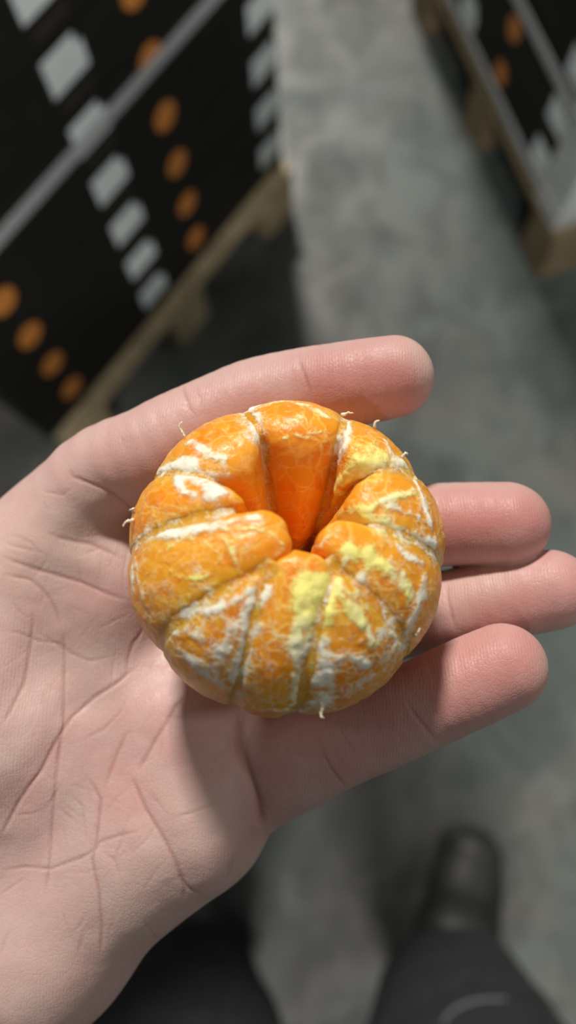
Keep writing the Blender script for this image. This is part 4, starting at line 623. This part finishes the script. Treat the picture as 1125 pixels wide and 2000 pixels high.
# direction along which the fine ridges are counted: along the fingers, across the palm
ridge = V.copy()
HAND = mesh_obj('hand', (V) / 1000.0, Q, M_SKIN, person, True, {'crease': cre, 'red': red, 'pale': pale, 'ridge': ridge}, OH - PB)
HAND['label'] = 'open hand, palm up, with bare forearm'

V, Q = polygonize(trousers_sdf, (-0.36, -0.74, 0.03), (0.42, -0.34, 1.06), 0.011)
mesh_obj('trousers', V - np.array(PB), Q, M_TROUSER, person)
PIPE = [(0.1528, -0.3709, 0.5301),(0.155, -0.3697, 0.5272),(0.1571, -0.3686, 0.524),(0.1593, -0.3674, 0.5208),(0.163, -0.366, 0.5182),(0.1668, -0.3648, 0.5151),(0.1706, -0.3636, 0.5117),(0.1741, -0.3628, 0.5104),(0.1777, -0.362, 0.5089),(0.1813, -0.3614, 0.5071),(0.185, -0.3607, 0.5051),(0.1899, -0.3601, 0.5038),(0.1948, -0.3597, 0.502),(0.1999, -0.3594, 0.4999),(0.2037, -0.3592, 0.4993),(0.2076, -0.3592, 0.4985),(0.2116, -0.3593, 0.4974),(0.2156, -0.3595, 0.496),(0.2204, -0.3598, 0.4949),(0.2252, -0.3604, 0.4933),(0.2302, -0.3611, 0.4913),(0.2353, -0.3619, 0.4888)]
Vt, Ft = tube(np.array(PIPE) - np.array(PB), [0.0022] * len(PIPE))
mesh_obj('piping', Vt, Ft, M_PIPING, bpy.data.objects['trousers'])['label'] = 'pale reflective piping line'
def jacket_sdf(p):
    d = rcone(p, (-0.07, -0.60, 1.00, 0.135), (0.09, -0.60, 1.00, 0.135))
    d = smin(d, rcone(p, (-0.085, -0.62, 1.33, 0.125), (0.105, -0.62, 1.33, 0.125)), 0.14)
    d = smin(d, chain(p, [(-0.17, -0.62, 1.40, 0.075), (-0.31, -0.56, 1.25, 0.062), (-0.335, -0.46, 1.17, 0.058), (-0.262, -0.345, 1.215, 0.052)], 0.01), 0.05)
    d = smin(d, chain(p, [(0.19, -0.62, 1.40, 0.075), (0.34, -0.60, 1.22, 0.062), (0.36, -0.50, 1.16, 0.058), (0.27, -0.36, 1.26, 0.05)], 0.01), 0.05)
    d = smin(d, chain(p, [(0.01, -0.60, 1.45, 0.075), (0.01, -0.56, 1.56, 0.105), (0.01, -0.515, 1.645, 0.118), (0.01, -0.475, 1.66, 0.112)], 0.03), 0.06)   # unseen raised hood, added to block the rear lamp from the hand
    return d + 0.004 * np.sin(p[..., 2] * 55 + 14 * p[..., 0])
V, Q = polygonize(jacket_sdf, (-0.46, -0.82, 0.80), (0.48, -0.24, 1.86), 0.012)
mesh_obj('jacket', V - np.array(PB), Q, M_JACKET, person)

def boot_sdf(p):
    """toe towards +y, ankle at the origin"""
    d = rcone(p, (0, -0.055, 0.062, 0.046), (0, 0.05, 0.060, 0.047))
    d = smin(d, rcone(p, (0.002, 0.05, 0.055, 0.048), (0.006, 0.135, 0.048, 0.046)), 0.03)
    d = smin(d, rcone(p, (0.006, 0.135, 0.048, 0.046), (0.010, 0.185, 0.044, 0.042)), 0.02)
    d = smin(d, rcone(p, (0, -0.035, 0.08, 0.048), (0, -0.03, 0.19, 0.052)), 0.04)
    d = d + 0.0022 * np.sin(p[..., 1] * 150) * np.clip(1 - np.abs(p[..., 1] - 0.065) / 0.05, 0, 1)
    return smax(d, 0.020 - p[..., 2], 0.006)
def sole_sdf(p):
    q = p.copy(); q[..., 2] = 0.0
    d = smin(rcone(q, (0, -0.058, 0, 0.041), (0.002, 0.05, 0, 0.042)), rcone(q, (0.002, 0.05, 0, 0.043), (0.009, 0.186, 0, 0.044)), 0.03)
    z = p[..., 2]
    return smax(smax(d, z - 0.028, 0.006), 0.001 - z, 0.004)
bv = polygonize(boot_sdf, (-0.075, -0.13, 0.0), (0.08, 0.25, 0.26), 0.0055)
sv = polygonize(sole_sdf, (-0.075, -0.13, -0.012), (0.08, 0.25, 0.045), 0.0055)
for k, (loc, rz, mir) in enumerate((((0.242, -0.487, 0.0), -0.22, 1), ((-0.210, -0.500, 0.0), 0.06, -1))):
    if k == 0:
        b0 = mesh_obj('boot', bv[0], bv[1], M_BOOT, person); s0 = mesh_obj('sole', sv[0], sv[1], M_SOLE, b0); bo = b0
    else: bo = copy_tree(b0, person)
    bo.location = Vector(loc) - PB; bo.scale = (1.28, 1.05, 1.05); bo.rotation_euler = (0, 0, rz)

# ---------------------------------------------------------------- the peeled fruit
OF = Vector((-0.00397, 0.02412, 1.31292)); MF = np.array([[0.996029, -0.005338, -0.088872], [-0.010784, 0.983618, -0.179941], [0.088376, 0.180185, 0.979654]])          # rows: fruit axes in the world
fb = OF + Vector((0, 0, -0.0215))
fruit = thing('peeled_mandarin', 'peeled mandarin with white pith on its segments, lying in the open palm', 'fruit', fb)
PITH = [(1.45, 1, 0.1, [(-8.1, 25.0, 11.4),(-7.3, 21.0, 14.4),(-6.5, 17.0, 17.2)]),(0.48, 0.9, 0.3, [(-6.5, 17.0, 17.2),(-6.0, 15.3, 16.9),(-5.1, 15.3, 12.6),(-4.3, 13.7, 11.1)]),(0.68, 1, 0.2, [(10.5, 21.9, 13.5),(10.1, 18.5, 16.5),(9.6, 16.3, 17.2),(9.2, 14.7, 16.8),(8.9, 14.4, 13.9),(8.6, 14.7, 9.9)]),(1.64, 1, 0.75, [(13.9, 13.1, 18.4),(15.5, 11.9, 17.9),(14.1, 11.1, 18.2),(12.7, 10.6, 18.0),(11.8, 10.1, 17.3),(11.0, 9.8, 16.2)]),(1.06, 1, 0.9, [(11.0, 9.8, 16.2),(9.6, 9.5, 13.8),(8.6, 9.8, 9.6)]),(0.87, 1, 0.25, [(19.2, 12.7, 15.6),(21.6, 12.8, 13.1),(19.0, 11.4, 15.2),(16.7, 10.5, 16.3),(14.9, 10.0, 16.4),(13.2, 9.7, 16.0),(11.5, 9.6, 15.3)]),(0.87, 1, 0.8, [(9.3, 1.9, 14.5),(10.2, 1.4, 17.0),(11.2, 1.1, 18.7),(12.1, 1.2, 19.5),(13.2, 1.4, 19.9)]),(0.68, 0.95, 0.5, [(13.2, 1.4, 19.9),(14.4, 2.1, 20.1),(15.6, 2.9, 20.1),(17.5, 3.8, 19.5),(19.5, 4.9, 18.4),(21.7, 6.3, 16.8)]),(1.16, 1, 0.85, [(9.2, 2.0, 14.8),(10.3, 1.1, 16.4),(11.3, 0.4, 17.7),(13.2, -0.4, 18.8)]),(1.16, 1, 0.45, [(13.2, -0.4, 18.8),(14.9, -1.2, 18.8),(16.7, -1.7, 18.2),(18.4, -2.1, 17.3),(20.2, -2.3, 16.1)]),(1.25, 1, 0.1, [(20.2, -2.3, 16.1),(22.5, -2.6, 14.5),(25.1, -2.6, 12.8)]),(1.06, 1, 0.95, [(9.1, -7.0, 21.1),(10.6, -7.2, 20.9),(12.1, -7.4, 20.6),(13.6, -8.2, 20.0)]),(0.96, 1, 0.6, [(13.6, -8.2, 20.0),(15.1, -9.0, 19.3),(16.7, -9.7, 18.5),(18.3, -10.4, 17.6),(18.9, -11.4, 16.9),(19.5, -12.3, 16.0)]),(0.48, 0.9, 0.3, [(8.8, -7.7, 20.9),(7.8, -8.9, 20.4),(7.4, -9.5, 19.1),(7.2, -9.6, 16.1)]),(0.58, 0.8, 0.2, [(18.3, -10.4, 17.6),(17.8, -9.4, 18.1),(17.3, -8.5, 18.6),(16.3, -7.3, 19.2)]),(1.74, 1, 0.85, [(2.0, -13.5, 20.9),(3.7, -13.5, 20.4),(5.5, -12.8, 18.7),(6.6, -12.8, 20.1)]),(1.35, 1, 0.8, [(1.6, -14.3, 20.7),(1.5, -15.3, 20.4),(1.4, -16.3, 20.1),(1.6, -17.4, 19.5),(1.8, -18.5, 19.0)]),(1.25, 1, 0.75, [(5.6, -13.5, 18.4),(5.5, -15.0, 19.0),(5.4, -16.3, 18.9),(4.9, -17.1, 18.2),(4.4, -17.9, 17.0)]),(0.77, 1, 0.3, [(0.6, -19.3, 18.8),(0.6, -20.7, 17.9),(0.7, -22.0, 17.0),(0.8, -23.4, 15.9),(0.7, -25.0, 14.4),(0.6, -26.5, 12.5),(0.6, -27.9, 10.0),(0.8, -29.1, 5.8)]),(0.87, 0.9, 0.3, [(2.1, -18.4, 18.9),(2.3, -19.7, 18.0),(2.6, -20.9, 17.1),(2.3, -22.3, 16.0),(2.1, -23.7, 14.8)]),(0.77, 0.95, 0.55, [(7.1, -13.9, 20.2),(8.3, -15.2, 19.9),(9.6, -16.4, 19.1),(10.8, -17.8, 18.1),(12.1, -19.2, 16.8),(12.7, -20.2, 15.9),(13.3, -21.1, 14.9)]),(1.35, 0.9, 0.1, [(5.0, -21.6, 16.5),(5.3, -23.2, 15.3),(5.7, -24.8, 14.0),(5.7, -26.3, 12.1),(5.8, -27.8, 9.8),(6.0, -29.1, 6.1)]),(0.68, 0.9, 0.2, [(7.1, -12.8, 20.3),(8.3, -13.6, 20.2),(9.5, -14.3, 19.8),(10.6, -12.1, 17.6),(11.0, -11.1, 19.3)]),(0.77, 0.95, 0.15, [(-4.6, -13.6, 20.0),(-6.1, -14.4, 19.1),(-6.9, -15.8, 19.2),(-7.1, -16.9, 18.6),(-7.4, -17.9, 18.0)]),(1.06, 0.95, 0.1, [(-7.4, -17.9, 18.0),(-7.5, -19.2, 17.2),(-7.7, -20.3, 16.2),(-8.0, -21.8, 14.9),(-8.2, -23.2, 13.5),(-8.5, -24.5, 11.6),(-8.7, -25.6, 9.8),(-8.9, -26.6, 7.5)]),(1.06, 0.85, 0.15, [(-9.6, -19.3, 17.5),(-10.1, -20.9, 16.3),(-10.9, -22.4, 14.8)]),(1.35, 0.7, 0.0, [(-10.9, -22.4, 14.8),(-12.1, -23.4, 13.3),(-13.3, -24.5, 11.4),(-14.6, -24.1, 10.9),(-16.0, -23.8, 10.1)]),(0.58, 0.8, 0.1, [(-7.4, -14.2, 20.2),(-8.8, -14.8, 19.9),(-10.1, -15.4, 19.3),(-12.0, -15.9, 18.4),(-13.9, -16.3, 17.2)]),(0.77, 0.8, 0.0, [(-19.6, -18.9, 11.2),(-18.4, -19.0, 12.5),(-17.3, -19.1, 13.6),(-16.3, -19.8, 14.1),(-15.3, -20.4, 14.4)]),(0.96, 0.7, 0.0, [(-18.7, -21.3, 10.3),(-17.1, -22.7, 10.3),(-15.7, -24.1, 10.0),(-14.2, -25.3, 9.2),(-12.5, -26.2, 8.7),(-10.8, -27.1, 7.5)]),(0.77, 1, 0.05, [(-26.7, -1.7, 10.6),(-25.5, -1.7, 12.0),(-24.3, -1.6, 13.3),(-22.3, -2.4, 15.7),(-20.5, -3.0, 17.4),(-18.8, -3.3, 18.4),(-16.7, -3.2, 19.4),(-14.5, -3.2, 20.3),(-12.4, -3.0, 20.9)]),(0.48, 0.8, 0.3, [(-12.4, -3.0, 20.9),(-11.1, -2.5, 21.1),(-9.8, -2.0, 21.3),(-8.1, -1.9, 21.6),(-6.4, -1.7, 21.9)]),(0.87, 0.8, 0.1, [(-28.2, -1.9, 6.9),(-26.8, -1.8, 9.9),(-25.5, -1.5, 12.3)]),(1.25, 1, 0.1, [(-20.0, 10.8, 15.5),(-17.8, 9.3, 17.1),(-16.4, 7.9, 17.0)]),(1.45, 1, 0.1, [(-16.8, 8.0, 16.8),(-15.7, 6.3, 18.9),(-14.8, 5.1, 19.8),(-13.6, 3.3, 20.7)]),(0.87, 0.95, 0.1, [(-24.8, 12.3, 8.8),(-23.5, 11.7, 11.4),(-22.3, 11.6, 13.1),(-20.7, 11.1, 14.8),(-19.3, 10.9, 16.0)]),(0.68, 0.9, 0.15, [(-18.7, 16.2, 14.6),(-17.1, 14.1, 16.7),(-15.6, 12.5, 18.0),(-14.1, 11.3, 18.8),(-12.6, 10.3, 19.1)]),(0.58, 0.85, 0.1, [(-12.6, 10.3, 19.1),(-12.0, 8.8, 18.8),(-11.4, 7.6, 18.0)]),(0.58, 0.85, 0.1, [(-20.5, 8.3, 16.1),(-19.5, 5.9, 17.8),(-18.7, 4.1, 18.7),(-16.9, 3.2, 19.6)]),(0.68, 0.75, 0.45, [(-4.8, 25.0, 14.0),(-2.9, 25.4, 14.2),(-0.9, 26.4, 13.4),(1.0, 25.1, 14.9),(2.9, 24.5, 15.3),(4.7, 22.6, 16.5),(6.5, 21.3, 16.7)]),(0.39, 0.6, 0.4, [(-0.9, 26.4, 13.4),(-0.6, 21.9, 17.4),(0.5, 20.7, 18.1),(1.6, 19.8, 18.3)]),(0.29, 0.7, 0.5, [(-2.5, 15.3, 17.6),(-1.1, 15.7, 17.9),(0.2, 16.1, 18.2),(1.4, 15.8, 18.0),(2.6, 15.6, 17.8)]),(0.29, 0.6, 0.5, [(2.6, 15.6, 17.8),(3.5, 16.8, 18.2),(4.9, 17.2, 18.0),(6.4, 17.7, 17.6)]),(0.87, 0.8, 0.0, [(23.2, -8.3, 14.6),(22.8, -10.1, 14.5),(22.5, -11.7, 14.1),(21.7, -13.6, 13.6),(21.0, -15.5, 12.7),(20.4, -16.6, 12.1),(19.9, -17.8, 11.2),(19.5, -18.6, 9.2)]),(0.96, 0.6, 0.0, [(19.5, -18.6, 9.2),(17.9, -20.5, 11.3),(16.9, -21.8, 11.3),(15.9, -23.1, 10.9),(14.9, -24.3, 10.2),(13.8, -25.1, 10.1),(12.6, -25.9, 9.7),(11.5, -26.7, 9.2)]),(0.77, 0.7, 0.0, [(-27.4, -5.7, 10.5),(-26.9, -7.9, 10.9),(-26.5, -10.0, 10.7),(-25.8, -11.6, 10.8),(-25.2, -13.0, 10.4),(-24.4, -14.2, 10.5),(-23.6, -15.3, 10.4)]),(0.58, 0.8, 0.0, [(-27.8, -6.8, 9.6),(-27.7, -8.6, 9.2),(-27.7, -10.1, 8.1)]),(0.58, 0.7, 0.1, [(5.7, -23.7, 15.0),(7.4, -23.3, 15.2),(9.1, -22.9, 15.3),(10.9, -23.4, 14.2),(12.8, -23.9, 12.5)]),(0.48, 0.7, 0.1, [(10.6, -21.0, 16.3),(12.4, -19.9, 16.3),(14.2, -18.7, 15.9),(15.9, -18.8, 14.6),(17.9, -18.6, 12.2)]),(0.48, 0.7, 0.1, [(14.0, -21.7, 14.0),(14.3, -20.6, 14.7),(14.7, -19.4, 15.2)]),(0.58, 0.8, 0.1, [(-5.5, -29.9, 4.2),(-3.8, -30.1, 4.9),(-2.0, -30.2, 4.7),(-0.2, -30.0, 4.0),(1.9, -29.2, -0.5),(3.4, -29.7, 3.5)]),(0.58, 0.6, 0.1, [(-20.9, -21.7, 4.2),(-19.4, -23.2, 4.9),(-18.0, -24.5, 4.7)]),(0.48, 0.8, 0.1, [(23.2, 13.0, 10.5),(22.7, 8.8, 15.0),(23.1, 6.7, 15.6),(23.8, 4.9, 15.5),(24.1, 2.9, 15.4),(24.6, 1.2, 14.9),(25.1, -0.4, 14.1)]),(0.58, 0.8, 0.2, [(17.6, 17.6, 14.7),(17.9, 15.5, 15.8),(18.5, 14.1, 15.8),(19.2, 12.9, 15.6)]),(0.48, 0.7, 0.2, [(15.6, 2.9, 20.1),(17.4, 2.1, 19.5),(19.2, 1.3, 18.7),(20.7, 1.3, 17.8),(22.3, 1.3, 16.8)]),(0.48, 0.7, 0.1, [(17.0, -4.5, 18.9),(18.4, -5.6, 18.3),(19.8, -6.6, 17.5),(21.4, -6.7, 16.4),(23.0, -6.6, 15.0)]),(0.29, 0.6, 0.6, [(-21.2, -5.7, 17.1),(-19.7, -5.1, 18.1),(-18.2, -4.4, 18.9),(-16.4, -5.0, 19.7),(-14.7, -5.4, 20.3),(-13.4, -7.0, 20.6),(-12.1, -8.6, 20.7),(-12.9, -9.6, 20.2),(-13.7, -10.6, 19.6),(-14.5, -11.5, 19.0),(-15.9, -11.4, 18.5),(-17.3, -11.3, 18.0),(-18.7, -11.1, 17.4),(-20.1, -9.7, 17.2),(-21.5, -8.2, 16.6)]),(0.29, 0.7, 0.6, [(-11.8, -3.8, 21.1),(-10.3, -3.8, 21.5),(-8.8, -3.7, 21.8),(-7.2, -3.6, 22.1),(-5.6, -4.1, 22.3),(-3.9, -4.5, 22.3),(-2.8, -5.5, 22.1),(-1.8, -6.4, 21.5)]),(0.29, 0.6, 0.6, [(-12.2, -4.3, 21.1),(-11.1, -6.1, 21.3),(-10.0, -7.8, 21.2),(-9.6, -9.2, 20.9),(-9.1, -10.4, 20.4),(-8.7, -11.6, 19.5)]),(0.29, 0.6, 0.6, [(-4.6, -9.9, 19.9),(-3.4, -9.0, 21.2),(-2.2, -7.6, 21.2),(-0.3, -7.4, 21.2)]),(0.39, 0.7, 0.4, [(-1.7, -7.2, 21.2),(-0.2, -6.8, 20.8),(3.7, 4.2, -7.8),(4.3, -6.0, 20.1)]),(0.29, 0.7, 0.5, [(3.6, -7.6, 20.3),(4.2, -6.1, 19.8),(4.6, -5.1, 20.9),(5.8, -4.4, 21.5),(7.1, -3.5, 21.6)]),(0.39, 0.6, 0.3, [(-11.1, -14.0, 18.7),(-12.8, -13.4, 18.1),(-14.4, -13.0, 18.1),(-15.7, -13.5, 17.5),(-17.0, -13.9, 16.7)])]
STRANDS = [[(-19.8, 18.6, 11.8),(-21.0, 20.3, 12.9),(-20.4, 21.0, 13.3)], [(-28.6, 4.2, 8.9),(-28.4, 4.7, 9.6),(-29.2, 4.4, 9.4)], [(-28.2, 2.3, 9.9),(-29.5, 1.8, 10.1),(-30.1, 1.1, 9.7)], [(20.8, 15.0, 13.4),(21.3, 15.5, 14.1),(21.7, 15.2, 14.0)], [(5.5, -29.0, 6.6),(5.7, -30.1, 6.6),(5.3, -31.2, 6.1),(5.9, -31.5, 6.0)], [(21.6, -17.8, 9.3),(22.2, -17.6, 9.9),(22.3, -16.9, 10.2)], [(16.0, 21.7, 12.2),(16.3, 22.7, 13.1),(17.0, 22.7, 13.2)], [(-11.6, -0.1, 18.9),(-10.5, -0.0, 19.4)], [(9.8, 24.6, 11.7),(11.1, 24.9, 12.3),(12.1, 24.7, 12.3)]]
def to_world(Vl): return (Vl / 1000.0) @ MF + np.array(OF - fb)
for i in range(10):
    am = math.radians((SEG_ANG[i] + SEG_ANG[i + 1]) / 2)
    c, s = math.cos(am), math.sin(am)
    def seg_local(p, i=i, c=c, s=s):
        q = np.stack([p[..., 0] * c - p[..., 1] * s, p[..., 0] * s + p[..., 1] * c, p[..., 2]], -1)
        return segment_sdf(q, i)
    V, Q = polygonize(seg_local, (-3, -20, -25), (34, 20, 25), 0.42)
    u, v, z = V[:, 0].copy(), V[:, 1].copy(), V[:, 2].copy()
    V = np.stack([u * c - v * s, u * s + v * c, z], 1)
    NR = vert_normals(V, Q)
    pith = np.zeros(len(V)); yel = np.zeros(len(V)); wsum = np.full(len(V), 1e-6)
    jit = vnoise(V * 0.9) * 0.45 + vnoise(V * 2.1, 1) * 0.25
    for r, st, ye, pts in PITH:
        ii = near_box(V, pts, 3.6 * r + 1.0)
        if not len(ii): continue
        dd = seg_dist(V[ii], pts) * (1 + 0.35 * jit[ii])
        g = st * np.clip(1.2 - 0.42 * dd / r, 0, 1)
        pith[ii] = np.maximum(pith[ii], g); yel[ii] += g * ye; wsum[ii] += g
    yel = yel / wsum
    # fibre net: thickest towards the sides and the underside, nearly none round the hollow
    lowdir = -V[:, 1] * 0.6 + V[:, 0] * 0.25
    rad = np.hypot(V[:, 0], V[:, 1])
    net = np.clip((rad - 11) / 13, 0, 1) * np.clip(0.55 + lowdir / 34, 0.22, 1.0)
    net = np.clip(net * (0.75 + 0.5 * vnoise(V * 0.22 + 2)), 0, 1)
    # juice sacs swell the membrane; pith stands proud of it
    sac = 0.11 * vnoise(np.stack([v * 0.62, u * 0.30, z * 0.30], 1) + i * 3.7) + 0.10 * vnoise(V * 0.8 + i, 1)
    lift = np.clip((pith - 0.45) / 0.5, 0, 1) * (0.20 + 0.45 * jit)
    V = V + NR * (np.clip(sac, -.25, .25) + np.maximum(lift, 0))[:, None]
    fcv = np.stack([v + i * 40.0, np.arctan2(z, np.maximum(u - 8, 0.1)) * 18.0, np.hypot(u, z)], 1)
    mesh_obj('segment', to_world(V), Q, M_SEG, fruit, True, {'pith': pith, 'yellow': yel, 'net': net, 'fc': fcv})
V, Q = polygonize(groove_sdf, (-33, -33, -25), (33, 33, 25), 0.6)
nz = vnoise(V * 0.35 + 4)
mesh_obj('inner_pith', to_world(V), Q, M_SEG, fruit, True, {'pith': 0.34 + 0.42 * nz, 'yellow': 0.0 + 0 * nz, 'net': 0.45 + 0 * nz, 'fc': V})
for pts in STRANDS:
    P = np.array(pts, float); ext = [P[0]]
    for a, b in zip(P[:-1], P[1:]):
        for t in (0.25, 0.5, 0.75, 1.0): ext.append(a + (b - a) * t + np.array([rnd.uniform(-.12, .12) for _ in range(3)]))
    n = len(ext); rad = [0.34 * (1 - 0.62 * k / (n - 1)) * rnd.uniform(0.75, 1.3) for k in range(n)]
    Vt, Ft = tube(np.array(ext), rad)
    mesh_obj('pith_strand', to_world(Vt), Ft, M_PITH, fruit)
